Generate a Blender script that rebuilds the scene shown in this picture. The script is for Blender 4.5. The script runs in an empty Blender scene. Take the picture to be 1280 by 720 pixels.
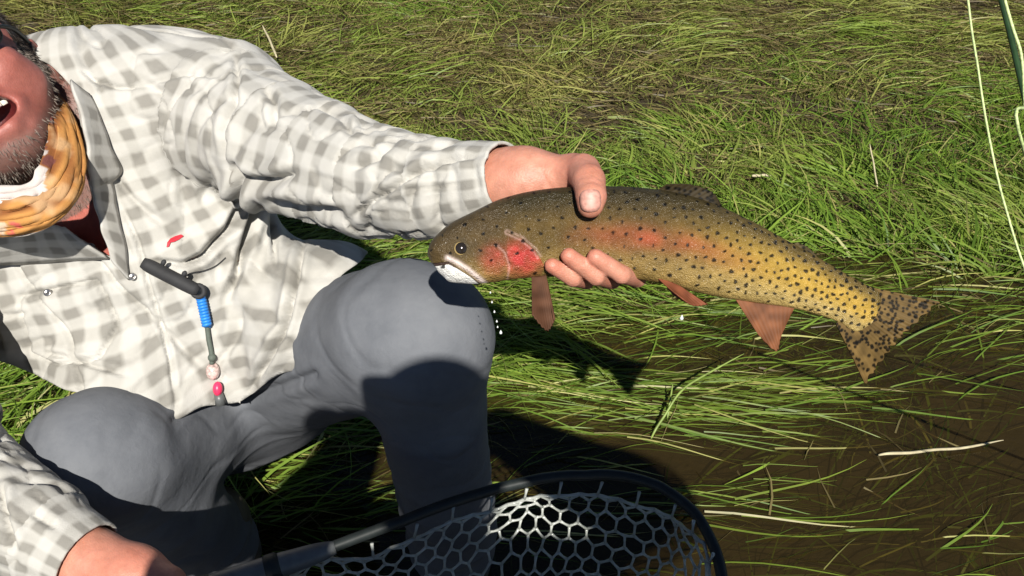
import bpy, math, random
import numpy as np
from mathutils import Vector, Matrix

random.seed(7)
rng = np.random.default_rng(11)
R_ = math.radians

# ------------------------------------------------------------------ camera
CAM_H, PITCH, FPX = 1.20, R_(38.0), 1108.0          # eye height, downward pitch, focal length in 1280-px units
scene = bpy.context.scene
cam_d = bpy.data.cameras.new('camera')
cam_d.sensor_width = 36.0
cam_d.lens = 36.0 * FPX / 1280.0
cam_d.clip_start, cam_d.clip_end = 0.02, 900.0
cam = bpy.data.objects.new('camera', cam_d)
scene.collection.objects.link(cam)
cam.location = (0, 0, CAM_H)
cam.rotation_euler = (math.pi / 2 - PITCH, 0, 0)
scene.camera = cam

# ------------------------------------------------------------------ sky, sun, exposure
SUN_FROM = np.array([0.09, -0.70, 0.72]); SUN_FROM /= np.linalg.norm(SUN_FROM)
SUN_EL = math.asin(SUN_FROM[2]); SUN_AZ = math.atan2(SUN_FROM[0], SUN_FROM[1])
world = bpy.data.worlds.new('World'); scene.world = world
world.use_nodes = True
wn = world.node_tree
sky = wn.nodes.new('ShaderNodeTexSky'); sky.sky_type = 'NISHITA'; sky.sun_disc = False
sky.altitude = 2600; sky.air_density = 0.8; sky.dust_density = 0.3; sky.sun_elevation = SUN_EL; sky.sun_rotation = SUN_AZ
bgn = wn.nodes['Background']; bgn.inputs['Strength'].default_value = 0.05
wn.links.new(sky.outputs[0], bgn.inputs['Color'])
sun_d = bpy.data.lights.new('sun', 'SUN'); sun_d.energy = 5.0; sun_d.angle = R_(0.55); sun_d.color = (1.0, 0.955, 0.87)
sun = bpy.data.objects.new('sun', sun_d); scene.collection.objects.link(sun)
sun.rotation_euler = Vector(-SUN_FROM).to_track_quat('-Z', 'Y').to_euler()
scene.view_settings.view_transform = 'Standard'
scene.view_settings.look = 'None'
scene.view_settings.exposure = 0.52
scene.view_settings.gamma = 1.0
scene.render.engine = 'CYCLES'
scene.cycles.use_denoising = True
scene.cycles.max_bounces = 6
scene.cycles.transparent_max_bounces = 12
scene.cycles.caustics_reflective = False
scene.cycles.caustics_refractive = False

# ------------------------------------------------------------------ small helpers
CX = np.array([1.0, 0, 0])
CF = np.array([0, math.cos(PITCH), -math.sin(PITCH)])
CU = np.array([0, math.sin(PITCH), math.cos(PITCH)])
C0 = np.array([0, 0, CAM_H])

def V(px, py, d):
    """a world point on the sight line of a photo pixel, d metres in front of the lens"""
    return C0 + CF * d + CX * ((px - 640) / FPX * d) + CU * ((360 - py) / FPX * d)

def G(px, py, z=0.0):
    """the point of the horizontal plane at height z on that sight line"""
    r = CF + CX * ((px - 640) / FPX) + CU * ((360 - py) / FPX)
    return C0 + r * ((z - CAM_H) / r[2])

def proj(p):
    q = p - C0
    f = q @ CF
    return np.stack([640 + FPX * (q @ CX) / f, 360 - FPX * (q @ CU) / f], 1)

def unit(v):
    v = np.asarray(v, float); return v / (np.linalg.norm(v) + 1e-12)

def link(o, parent=None):
    scene.collection.objects.link(o)
    if parent is not None: o.parent = parent
    return o

def tag(o, label=None, cat=None, group=None, kind=None):
    if label: o['label'] = label
    if cat: o['category'] = cat
    if group: o['group'] = group
    if kind: o['kind'] = kind
    return o

def empty(name, loc=(0, 0, 0)):
    o = bpy.data.objects.new(name, None); o.empty_display_size = 0.05
    link(o); o.location = loc
    return o

def mesh_obj(name, verts, faces, material, parent=None, smooth=True, attrs=None):
    """verts (N,3); faces: (M,3|4) int array or list of index tuples"""
    me = bpy.data.meshes.new(name)
    verts = np.asarray(verts, np.float32)
    if isinstance(faces, np.ndarray):
        m, k = faces.shape
        me.vertices.add(len(verts)); me.vertices.foreach_set('co', verts.ravel())
        me.loops.add(m * k); me.loops.foreach_set('vertex_index', faces.astype(np.int32).ravel())
        me.polygons.add(m)
        me.polygons.foreach_set('loop_start', np.arange(0, m * k, k, dtype=np.int32))
        me.polygons.foreach_set('loop_total', np.full(m, k, np.int32))
        me.update(calc_edges=True)
    else:
        me.from_pydata([tuple(map(float, v)) for v in verts], [], [tuple(f) for f in faces])
    if smooth: me.polygons.foreach_set('use_smooth', np.ones(len(me.polygons), bool))
    for nm, a in (attrs or {}).items():
        a = np.asarray(a, np.float32)
        if nm == 'col':
            at = me.color_attributes.new(nm, 'FLOAT_COLOR', 'POINT')
            c = np.ones((len(verts), 4), np.float32); c[:, :a.shape[1]] = a
            at.data.foreach_set('color', c.ravel())
        else:
            at = me.attributes.new(nm, 'FLOAT_VECTOR', 'POINT'); at.data.foreach_set('vector', a.ravel())
    me.materials.append(material)
    me.validate()
    o = bpy.data.objects.new(name, me)
    link(o)
    if parent is not None:
        o.parent = parent
        o.matrix_parent_inverse = Matrix.Translation(-Vector(parent.location))
    return o

def smooth_poly(pts, n):
    """Catmull-Rom resampling of control points (K,D) to n points"""
    pts = np.asarray(pts, float); K = len(pts)
    t = np.linspace(0, K - 1 - 1e-9, n); i = t.astype(int); f = (t - i)[:, None]
    p0, p1, p2, p3 = pts[np.maximum(i - 1, 0)], pts[i], pts[np.minimum(i + 1, K - 1)], pts[np.minimum(i + 2, K - 1)]
    return 0.5 * (2 * p1 + (p2 - p0) * f + (2 * p0 - 5 * p1 + 4 * p2 - p3) * f ** 2 + (3 * p1 - p0 - 3 * p2 + p3) * f ** 3)

def tube(path, rad, sides=8, closed=False, caps=True):
    path = np.asarray(path, float); n = len(path)
    rad = np.broadcast_to(np.asarray(rad, float), (n,))
    tan = np.roll(path, -1, 0) - np.roll(path, 1, 0) if closed else np.gradient(path, axis=0)
    ref = np.array([0.31, 0.2, 0.93]); vs = []; nrm = None
    for i in range(n):
        t = unit(tan[i])
        if nrm is None: nrm = unit(np.cross(t, ref))
        nrm = unit(nrm - t * (nrm @ t)); b = np.cross(t, nrm)
        a = np.linspace(0, 2 * math.pi, sides, endpoint=False)
        vs.append(path[i] + rad[i] * (np.cos(a)[:, None] * nrm + np.sin(a)[:, None] * b))
    vs = np.concatenate(vs); fs = []
    for i in range(n if closed else n - 1):
        j = (i + 1) % n
        for k in range(sides):
            l = (k + 1) % sides
            fs.append((i * sides + k, i * sides + l, j * sides + l, j * sides + k))
    if caps and not closed:
        fs.append(tuple(range(sides))[::-1]); fs.append(tuple((n - 1) * sides + k for k in range(sides)))
    return vs, fs

class MB:
    def __init__(s): s.v = []; s.f = []; s.n = 0
    def add(s, v, f):
        s.v.append(np.asarray(v, float)); s.f += [tuple(i + s.n for i in q) for q in f]; s.n += len(v); return s
    def build(s, name, m, parent=None, smooth=True):
        return mesh_obj(name, np.concatenate(s.v), s.f, m, parent, smooth)

def fr(x): return x - np.floor(x)
def _h(i, j, k):
    n = (i * 374761393 + j * 668265263 + k * 2147483647 + 1013) & 0x7fffffff
    n = ((n ^ (n >> 13)) * 1274126177) & 0x7fffffff
    return ((n ^ (n >> 16)) & 0xffff) / 32767.5 - 1.0
def vnoise(p):
    p = np.asarray(p, float)
    i = np.floor(p).astype(np.int64); f = p - i; f = f * f * (3 - 2 * f)
    r = 0
    for a in (0, 1):
        for b in (0, 1):
            for c in (0, 1):
                w = (f[:, 0] if a else 1 - f[:, 0]) * (f[:, 1] if b else 1 - f[:, 1]) * (f[:, 2] if c else 1 - f[:, 2])
                r = r + w * _h(i[:, 0] + a, i[:, 1] + b, i[:, 2] + c)
    return r
def sstep(a, b, x):
    t = np.clip((x - a) / (b - a), 0, 1); return t * t * (3 - 2 * t)
def lerp(a, b, t): return a + (b - a) * t

def polydist(pix, line):
    """distance in pixels from points (N,2) to a polyline, and position along it 0..1"""
    best = np.full(len(pix), 1e9); par = np.zeros(len(pix))
    line = np.asarray(line, float); m = len(line) - 1
    for i in range(m):
        a, b = line[i], line[i + 1]; ab = b - a
        t = np.clip(((pix - a) @ ab) / (ab @ ab), 0, 1)
        d = np.linalg.norm(pix - a - t[:, None] * ab, axis=1)
        k = d < best; best[k] = d[k]; par[k] = (i + t[k]) / m
    return best, par
def inpoly(pix, poly):
    x, y = pix[:, 0], pix[:, 1]; c = np.zeros(len(pix), bool); n = len(poly)
    for i in range(n):
        x1, y1 = poly[i]; x2, y2 = poly[(i + 1) % n]
        c ^= ((y1 > y) != (y2 > y)) & (x < (x2 - x1) * (y - y1) / (y2 - y1 + 1e-12) + x1)
    return c

# ---- blended solids (capsules and ellipsoids) turned into one continuous surface
def cap(a, b, ra, rb, k=0.01): return ('c', np.asarray(a, float), np.asarray(b, float), ra, rb, k)
def ell(c, ax, r, k=0.02): return ('e', np.asarray(c, float), np.asarray(ax, float), np.asarray(r, float), 0, k)
def chain(pts, k=0.01):
    return [cap(V(*pts[i][:3]), V(*pts[i + 1][:3]), pts[i][3], pts[i + 1][3], k if i == 0 else 0.006) for i in range(len(pts) - 1)]
def sd(pr, p):
    if pr[0] == 'c':
        _, a, b, ra, rb, _k = pr
        ab = b - a; t = np.clip(((p - a) @ ab) / (ab @ ab + 1e-12), 0, 1)
        return np.linalg.norm(p - a - t[:, None] * ab, axis=1) - (ra + (rb - ra) * t)
    _, c, ax, r, _z, _k = pr
    q = (p - c) @ ax.T
    k0 = np.linalg.norm(q / r, axis=1); k1 = np.linalg.norm(q / (r * r), axis=1)
    return k0 * (k0 - 1) / (k1 + 1e-9)
def smin(a, b, k):
    h = np.maximum(k - np.abs(a - b), 0) / k
    return np.minimum(a, b) - h * h * k * 0.25
def evalm(add, sub, p):
    d = None
    for pr in add:
        s = sd(pr, p); d = s if d is None else smin(d, s, pr[5])
    if d is None: return np.full(len(p), 1.0)
    for pr in sub:
        d = -smin(-d, sd(pr, p), pr[5])
    return d
def surfnet(add, h, sub=()):
    los = []; his = []
    for pr in add:
        if pr[0] == 'c':
            los += [pr[1] - pr[3], pr[2] - pr[4]]; his += [pr[1] + pr[3], pr[2] + pr[4]]
        else:
            m = pr[3].max(); los.append(pr[1] - m); his.append(pr[1] + m)
    lo = np.min(los, 0) - 3 * h; hi = np.max(his, 0) + 3 * h
    B = 16; nb = np.ceil((hi - lo) / (h * B)).astype(int); N = nb * B + 2
    gi = np.stack(np.meshgrid(*[np.arange(n) for n in nb], indexing='ij'), -1).reshape(-1, 3)
    cen = lo + (gi + 0.5) * h * B
    D = np.stack([sd(pr, cen) for pr in add]); dmin = D.min(0); Rb = h * B * 0.87
    act = np.where((dmin < Rb * 1.3 + 0.02))[0]
    c = np.stack(np.meshgrid(*[np.arange(B + 1)] * 3, indexing='ij'), -1).reshape(-1, 3)
    ids = []; vs = []; quads = []
    off = [(a, b, d) for a in (0, 1) for b in (0, 1) for d in (0, 1)]
    edges = [(i, j) for i in range(8) for j in range(i + 1, 8) if sum(abs(off[i][q] - off[j][q]) for q in range(3)) == 1]
    gid = lambda q: (q[..., 0] * N[1] + q[..., 1]) * N[2] + q[..., 2]
    for bi in act:
        pr = [add[q] for q in np.where(D[:, bi] < dmin[bi] + 2 * Rb + 0.05)[0]]
        d0 = evalm(pr, sub, cen[bi][None])[0]
        if abs(d0) > Rb * 1.35 + 0.004: continue
        g = gi[bi] * B + c
        f = evalm(pr, sub, lo + g * h).reshape(B + 1, B + 1, B + 1)
        s = f < 0
        if s.all() or not s.any(): continue
        sl = [slice(0, B), slice(1, B + 1)]
        cnt = sum(s[sl[a], sl[b], sl[d]].astype(int) for a, b, d in off)
        ci = np.argwhere((cnt > 0) & (cnt < 8))
        if len(ci):
            cv = np.stack([f[ci[:, 0] + a, ci[:, 1] + b, ci[:, 2] + d] for a, b, d in off], 1)
            acc = np.zeros((len(ci), 3)); w = np.zeros(len(ci))
            for i, j in edges:
                m = (cv[:, i] < 0) != (cv[:, j] < 0)
                t = np.where(m, cv[:, i] / (cv[:, i] - cv[:, j] + 1e-12), 0)
                pt = np.array(off[i]) + t[:, None] * (np.array(off[j]) - np.array(off[i]))
                acc += pt * m[:, None]; w += m
            vs.append(lo + (gi[bi] * B + ci + acc / w[:, None]) * h); ids.append(gid(gi[bi] * B + ci))
        for ax in range(3):
            u = [0, 0, 0]; u[ax] = 1
            a0 = s[:B, :B, :B]; a1 = s[u[0]:B + u[0], u[1]:B + u[1], u[2]:B + u[2]]
            e = np.argwhere(a0 != a1)
            if not len(e): continue
            fl = a0[e[:, 0], e[:, 1], e[:, 2]]; e = e + gi[bi] * B
            b1, b2 = np.zeros(3, int), np.zeros(3, int); b1[(ax + 1) % 3] = 1; b2[(ax + 2) % 3] = 1
            q = np.stack([gid(e - b1 - b2), gid(e - b2), gid(e), gid(e - b1)], 1)
            q[~fl] = q[~fl][:, ::-1]
            quads.append(q)
    ids = np.concatenate(ids); vs = np.concatenate(vs); quads = np.concatenate(quads)
    o = np.argsort(ids); ids = ids[o]; vs = vs[o]
    ix = np.searchsorted(ids, quads); ix = np.minimum(ix, len(ids) - 1)
    ok = (ids[ix] == quads).all(1)
    return vs, ix[ok]
def normals(v, f):
    n = np.zeros_like(v)
    fn = np.cross(v[f[:, 2]] - v[f[:, 0]], v[f[:, 3 if f.shape[1] == 4 else 1]] - v[f[:, 1 if f.shape[1] == 4 else 0]])
    for k in range(f.shape[1]): np.add.at(n, f[:, k], fn)
    return n / (np.linalg.norm(n, axis=1)[:, None] + 1e-12)
def compact(v, f, arrs=()):
    u = np.unique(f); m = np.full(len(v), -1); m[u] = np.arange(len(u))
    return v[u], m[f], [a[u] for a in arrs]
def relax_border(v, f, it=6):
    e = np.sort(np.concatenate([f[:, [i, (i + 1) % f.shape[1]]] for i in range(f.shape[1])]), 1)
    ue, ct = np.unique(e, axis=0, return_counts=True); be = ue[ct == 1]
    for _ in range(it):
        acc = np.zeros_like(v); w = np.zeros(len(v))
        for a, b in ((0, 1), (1, 0)):
            np.add.at(acc, be[:, a], v[be[:, b]]); np.add.at(w, be[:, a], 1)
        m = w > 0
        v[m] = 0.4 * v[m] + 0.6 * acc[m] / w[m][:, None]
    return v

# ------------------------------------------------------------------ materials
class NT:
    def __init__(s, name):
        s.m = bpy.data.materials.new(name); s.m.use_nodes = True; s.t = s.m.node_tree
        s.b = s.t.nodes['Principled BSDF']; s.out = s.t.nodes['Material Output']
    def n(s, typ, **kw):
        x = s.t.nodes.new(typ)
        for k, v in kw.items():
            if k.startswith('i_'):
                key = k[2:]; key = int(key) if key.isdigit() else key.replace('_', ' ')
                x.inputs[key].default_value = v
            else: setattr(x, k, v)
        return x
    def l(s, a, b): s.t.links.new(a, b)
    def math(s, op, a, b=None, c=None):
        x = s.n('ShaderNodeMath', operation=op)
        for i, v in enumerate((a, b, c)):
            if v is None: continue
            if isinstance(v, (int, float)): x.inputs[i].default_value = v
            else: s.l(v, x.inputs[i])
        return x.outputs[0]
    def mix(s, f, a, b, mode='MIX'):
        x = s.n('ShaderNodeMix', data_type='RGBA', blend_type=mode)
        for i, v in ((0, f), (6, a), (7, b)):
            if isinstance(v, (int, float)): x.inputs[i].default_value = v
            elif isinstance(v, tuple): x.inputs[i].default_value = v if len(v) == 4 else v + (1,)
            else: s.l(v, x.inputs[i])
        return x.outputs[2]
    def noise(s, scale, detail=3, rough=0.55, vec=None, out=0):
        x = s.n('ShaderNodeTexNoise'); x.inputs['Scale'].default_value = scale
        x.inputs['Detail'].default_value = detail; x.inputs['Roughness'].default_value = rough
        if vec is None: vec = s.n('ShaderNodeNewGeometry').outputs['Position']
        s.l(vec, x.inputs['Vector']); return x.outputs[out]
    def ramp(s, fac, stops):
        x = s.n('ShaderNodeValToRGB'); e = x.color_ramp.elements
        while len(e) < len(stops): e.new(0.5)
        for el, (p, c) in zip(e, stops): el.position = p; el.color = c if len(c) == 4 else tuple(c) + (1,)
        s.l(fac, x.inputs[0]); return x.outputs[0]
    def bump(s, h, strength=0.3, dist=0.002):
        x = s.n('ShaderNodeBump'); x.inputs['Strength'].default_value = strength; x.inputs['Distance'].default_value = dist
        s.l(h, x.inputs['Height']); s.l(x.outputs[0], s.b.inputs['Normal']); s.l(x.outputs[0], s.b.inputs['Coat Normal']); return x
    def set(s, **kw):
        for k, v in kw.items():
            inp = s.b.inputs[k.replace('_', ' ')]
            if hasattr(v, 'is_linked') or hasattr(v, 'links'): s.l(v, inp)
            elif isinstance(v, tuple) and len(v) == 3 and inp.type == 'RGBA': inp.default_value = v + (1,)
            else: inp.default_value = v
        return s

def plain(name, col, rough=0.5, spec=0.5, metal=0.0, nscale=60, namt=0.25, bump=0.2):
    t = NT(name); nz = t.noise(nscale, 4)
    dk = tuple(c * (1 - namt) for c in col); lt = tuple(min(1, c * (1 + namt)) for c in col)
    t.set(Base_Color=t.ramp(nz, [(0.3, dk), (0.7, lt)]), Roughness=rough, Metallic=metal)
    t.b.inputs['Specular IOR Level'].default_value = spec
    if bump: t.bump(nz, bump, 0.001)
    return t.m

def m_skin():
    t = NT('skin'); a = t.n('ShaderNodeAttribute', attribute_name='col')
    c = t.mix(0.5, a.outputs['Color'], t.ramp(t.noise(140, 4), [(0.3, (0.7, 0.62, 0.6)), (0.75, (1.15, 1.1, 1.08))]), 'MULTIPLY')
    t.set(Base_Color=c, Roughness=0.52)
    t.b.inputs['Subsurface Weight'].default_value = 0.12
    t.b.inputs['Subsurface Radius'].default_value = (0.006, 0.002, 0.001); t.b.inputs['Subsurface Scale'].default_value = 1.0
    vo = t.n('ShaderNodeTexVoronoi'); vo.inputs['Scale'].default_value = 600
    t.l(t.n('ShaderNodeNewGeometry').outputs['Position'], vo.inputs['Vector'])
    t.bump(t.math('ADD', vo.outputs[0], t.noise(220, 3)), 0.25, 0.0008)
    return t.m
def m_shirt():
    t = NT('checked_cotton'); a = t.n('ShaderNodeAttribute', attribute_name='fab')
    sp = t.n('ShaderNodeSeparateXYZ'); t.l(a.outputs['Vector'], sp.inputs[0])
    def stripe(o, per):
        s_ = t.math('SINE', t.math('MULTIPLY', o, 2 * math.pi / per))
        return t.math('MINIMUM', t.math('MAXIMUM', t.math('MULTIPLY_ADD', s_, 1.15, 0.48), 0.0), 1.0)
    wob = t.n('ShaderNodeMath', operation='MULTIPLY'); t.l(t.noise(22, 2), wob.inputs[0]); wob.inputs[1].default_value = 0.012
    x, y = stripe(t.math('ADD', sp.outputs[0], wob.outputs[0]), 0.0285), stripe(t.math('ADD', sp.outputs[1], wob.outputs[0]), 0.0285)
    f = t.math('ADD', t.math('MULTIPLY', t.math('ADD', x, y), 0.36), t.math('MULTIPLY', t.math('MULTIPLY', x, y), 0.28))
    f = t.math('ADD', f, t.math('MULTIPLY', t.math('SUBTRACT', t.noise(55, 4), 0.5), 0.45))
    c = t.ramp(f, [(0.0, (0.485, 0.472, 0.440)), (0.45, (0.395, 0.382, 0.350)), (1.0, (0.240, 0.229, 0.206))])
    t.set(Base_Color=c, Roughness=0.85)
    t.b.inputs['Specular IOR Level'].default_value = 0.15
    t.b.inputs['Sheen Weight'].default_value = 0.1
    t.bump(t.math('ADD', t.noise(900, 2), t.math('MULTIPLY', t.noise(90, 4), 2.0)), 0.35, 0.0012)
    return t.m
def m_grass():
    t = NT('grass_blades'); a = t.n('ShaderNodeAttribute', attribute_name='col')
    c = t.mix(0.45, a.outputs['Color'], t.ramp(t.noise(35, 3), [(0.25, (0.55, 0.6, 0.5)), (0.8, (1.35, 1.25, 1.1))]), 'MULTIPLY')
    t.set(Base_Color=c, Roughness=0.45)
    t.b.inputs['Specular IOR Level'].default_value = 0.3
    tr = t.n('ShaderNodeBsdfTranslucent'); t.l(c, tr.inputs[0])
    mx = t.n('ShaderNodeMixShader'); mx.inputs[0].default_value = 0.3
    t.l(t.b.outputs[0], mx.inputs[1]); t.l(tr.outputs[0], mx.inputs[2]); t.l(mx.outputs[0], t.out.inputs[0])
    return t.m
def m_water():
    t = NT('murky_water')
    tp = t.n('ShaderNodeBsdfTransparent'); tp.inputs[0].default_value = (0.66, 0.60, 0.42, 1)
    gl = t.n('ShaderNodeBsdfGlossy'); gl.inputs['Roughness'].default_value = 0.03
    fz = t.n('ShaderNodeFresnel'); fz.inputs[0].default_value = 1.33
    b = t.n('ShaderNodeBump'); b.inputs['Strength'].default_value = 0.5; b.inputs['Distance'].default_value = 0.01
    t.l(t.math('ADD', t.noise(9, 3), t.math('MULTIPLY', t.noise(38, 2), 0.3)), b.inputs['Height'])
    t.l(b.outputs[0], gl.inputs['Normal']); t.l(b.outputs[0], fz.inputs['Normal'])
    df = t.n('ShaderNodeBsdfDiffuse'); df.inputs[0].default_value = (0.042, 0.030, 0.011, 1)
    mk = t.n('ShaderNodeMixShader'); mk.inputs[0].default_value = 0.4
    t.l(tp.outputs[0], mk.inputs[1]); t.l(df.outputs[0], mk.inputs[2])
    mx = t.n('ShaderNodeMixShader'); t.l(fz.outputs[0], mx.inputs[0])
    t.l(mk.outputs[0], mx.inputs[1]); t.l(gl.outputs[0], mx.inputs[2]); t.l(mx.outputs[0], t.out.inputs[0])
    return t.m
def m_mud():
    t = NT('wet_mud')
    n1 = t.noise(7, 5); n2 = t.noise(60, 4)
    c = t.ramp(t.math('ADD', t.math('MULTIPLY', n1, 0.7), t.math('MULTIPLY', n2, 0.3)),
               [(0.3, (0.022, 0.016, 0.007)), (0.55, (0.05, 0.035, 0.014)), (0.75, (0.085, 0.065, 0.028))])
    t.set(Base_Color=c, Roughness=0.8); t.bump(n2, 0.6, 0.01)
    return t.m
def m_vcol(name, rough, spec=0.5, coat=0.0, transl=0.0, bumpscale=0, bstr=0.2, noise_amt=0.3, alpha=1.0):
    t = NT(name); a = t.n('ShaderNodeAttribute', attribute_name='col')
    c = t.mix(noise_amt, a.outputs['Color'], t.ramp(t.noise(110, 4), [(0.3, (0.65, 0.65, 0.65)), (0.7, (1.2, 1.2, 1.2))]), 'MULTIPLY')
    t.set(Base_Color=c, Roughness=rough)
    t.b.inputs['Specular IOR Level'].default_value = spec
    t.b.inputs['Coat Weight'].default_value = coat; t.b.inputs['Coat Roughness'].default_value = 0.14
    if bumpscale:
        vo = t.n('ShaderNodeTexVoronoi'); vo.inputs['Scale'].default_value = bumpscale
        t.l(t.n('ShaderNodeNewGeometry').outputs['Position'], vo.inputs['Vector'])
        t.bump(t.math('ADD', vo.outputs[0], t.math('ADD', t.math('MULTIPLY', t.noise(75, 3), 4.0), t.math('MULTIPLY', t.noise(260, 2), 2.2))), bstr, 0.0009)
    if transl:
        tr = t.n('ShaderNodeBsdfTranslucent'); t.l(c, tr.inputs[0])
        mx = t.n('ShaderNodeMixShader'); mx.inputs[0].default_value = transl
        t.l(t.b.outputs[0], mx.inputs[1]); t.l(tr.outputs[0], mx.inputs[2]); t.l(mx.outputs[0], t.out.inputs[0])
    return t.m
def m_rubber():
    t = NT('clear_net_rubber')
    t.set(Base_Color=t.ramp(t.noise(40, 4), [(0.3, (0.40, 0.42, 0.38)), (0.7, (0.68, 0.70, 0.66))]), Roughness=0.16)
    tr = t.n('ShaderNodeBsdfTranslucent'); tr.inputs[0].default_value = (0.7, 0.72, 0.68, 1)
    mx = t.n('ShaderNodeMixShader'); mx.inputs[0].default_value = 0.35
    t.l(t.b.outputs[0], mx.inputs[1]); t.l(tr.outputs[0], mx.inputs[2]); t.l(mx.outputs[0], t.out.inputs[0])
    return t.m
def m_trouser():
    t = NT('grey_wading_cloth')
    n1 = t.noise(14, 4)
    n2_ = t.noise(45, 5, 0.65); g_ = t.n('ShaderNodeNewGeometry'); sp = t.n('ShaderNodeSeparateXYZ'); t.l(g_.outputs['Position'], sp.inputs[0])
    c = t.ramp(t.math('ADD', t.math('MULTIPLY', n1, 0.55), t.math('MULTIPLY', n2_, 0.45)), [(0.32, (0.112, 0.120, 0.136)), (0.5, (0.138, 0.146, 0.163)), (0.68, (0.160, 0.168, 0.184))])
    wet = t.math('MULTIPLY', t.ramp(t.math('ADD', sp.outputs[2], t.math('MULTIPLY', n1, 0.12)), [(0.26, (1, 1, 1)), (0.36, (0, 0, 0))]), 0.55)
    c = t.mix(wet, c, (0.045, 0.046, 0.05))
    t.set(Base_Color=c, Roughness=0.72); t.b.inputs['Specular IOR Level'].default_value = 0.25
    rg = t.ramp(t.noise(26, 5, 0.6), [(0.40, (0, 0, 0)), (0.5, (1, 1, 1)), (0.60, (0, 0, 0))])
    t.bump(t.math('ADD', t.math('MULTIPLY', t.noise(1500, 1), 0.3), t.math('ADD', t.math('MULTIPLY', n2_, 0.35), t.math('MULTIPLY', rg, 0.35))), 0.35, 0.002)
    return t.m
def m_clear(name, col):
    t = NT(name); t.set(Base_Color=col, Roughness=0.05, Transmission_Weight=0.9, IOR=1.34)
    return t.m

M = dict(skin=m_skin(), shirt=m_shirt(), grass=m_grass(), water=m_water(), mud=m_mud(), rubber=m_rubber(), trouser=m_trouser(),
         fish=m_vcol('trout_skin', 0.42, 0.22, 0.10, 0, 900, 0.8, 0.5),
         fin=m_vcol('trout_fin', 0.55, 0.14, 0.0, 0.35),
         gaiter=m_vcol('printed_gaiter_cloth', 0.85, 0.15, 0, 0.0, 1400, 0.3, 0.3),
         black=plain('black_foam', (0.022, 0.022, 0.024), 0.75), frame=plain('black_net_frame', (0.014, 0.018, 0.018), 0.5, spec=0.3),
         handle=plain('grey_handle', (0.11, 0.115, 0.115), 0.4), blue=plain('blue_cord', (0.02, 0.20, 0.62), 0.5),
         cord=plain('dark_cord', (0.09, 0.11, 0.09), 0.7), pink=plain('pink_bead', (0.75, 0.04, 0.12), 0.35),
         steel=plain('steel', (0.6, 0.58, 0.56), 0.25, metal=1.0), red=plain('red_thread', (0.60, 0.03, 0.05), 0.7, namt=0.4),
         glass=plain('dark_lens', (0.015, 0.015, 0.018), 0.08, bump=0), nail=plain('nail', (0.50, 0.25, 0.20), 0.5, nscale=300, bump=0),
         hair=plain('grey_brown_hair', (0.17, 0.14, 0.115), 0.7), darkhair=plain('dark_hair', (0.025, 0.017, 0.012), 0.6),
         teeth=plain('teeth', (0.75, 0.70, 0.60), 0.25, bump=0), eye=plain('fish_eye', (0.015, 0.012, 0.01), 0.05, bump=0),
         iris=plain('fish_iris', (0.28, 0.20, 0.08), 0.2), line=plain('pale_green_line', (0.46, 0.56, 0.24), 0.5, nscale=400, namt=0.4),
         straw=plain('bleached_straw', (0.42, 0.37, 0.23), 0.7), stem=plain('green_stem', (0.20, 0.27, 0.06), 0.45),
         bead=plain('clear_bead', (0.55, 0.40, 0.37), 0.08, spec=1.0, nscale=260, namt=0.5), drop=plain('water_drop', (0.75, 0.78, 0.78), 0.05, spec=1.0, bump=0),
         boot=plain('wet_boot', (0.05, 0.042, 0.03), 0.6), jacket=plain('dark_jacket', (0.05, 0.06, 0.07), 0.8), phone=plain('phone_shell', (0.02, 0.02, 0.02), 0.3),
         fly=plain('fly_rod_blank', (0.022, 0.05, 0.018), 0.3))

# ------------------------------------------------------------------ ground, water, grass
def wetness(x, y):
    """1 in the open brown water (right front), 0 on the matted bank"""
    n = vnoise(np.stack([x * 1.7, y * 2.6, 0 * x + 3.3], -1)) * 0.5 + vnoise(np.stack([x * 4.5, y * 7, 0 * x + 9.1], -1)) * 0.25
    edge = 1.38 + 0.20 * sstep(0.2, 0.8, x) + 0.26 * n - 0.42 * sstep(0.15, -0.35, x)
    return sstep(edge + 0.16, edge - 0.20, y)
def terrain(x, y):
    w = wetness(x, y)
    z = 0.004 - 0.10 * w - 0.17 * sstep(0.55, 0.0, y) + 0.05 * sstep(1.7, 3.5, y) + 0.35 * sstep(5, 40, np.hypot(x, y))
    z = z + 0.012 * vnoise(np.stack([x * 6, y * 6, 0 * x], -1)) + 0.02 * vnoise(np.stack([x * 2.2, y * 2.2, 0 * x + 5], -1)) * (1 - w)
    return z
g = np.concatenate([-np.geomspace(150, 3.2, 26), np.linspace(-3, 4.5, 190), np.geomspace(4.7, 150, 26)])
gx, gy = np.meshgrid(g, g, indexing='ij'); n = len(g)
gv = np.stack([gx.ravel(), gy.ravel(), terrain(gx.ravel(), gy.ravel())], 1)
ii = (np.arange(n - 1)[:, None] * n + np.arange(n - 1)[None]).ravel()
tag(mesh_obj('ground', gv, np.stack([ii, ii + n, ii + n + 1, ii + 1], 1), M['mud']), 'dark wet mud under the grass and shallow water', kind='structure')
wv = np.array([[-150, -150, 0], [150, -150, 0], [150, 150, 0], [-150, 150, 0]], float)
tag(mesh_obj('water', wv, np.array([[0, 1, 2, 3]]), M['water']), 'shallow brown water with drowned grass', kind='structure')

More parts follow.
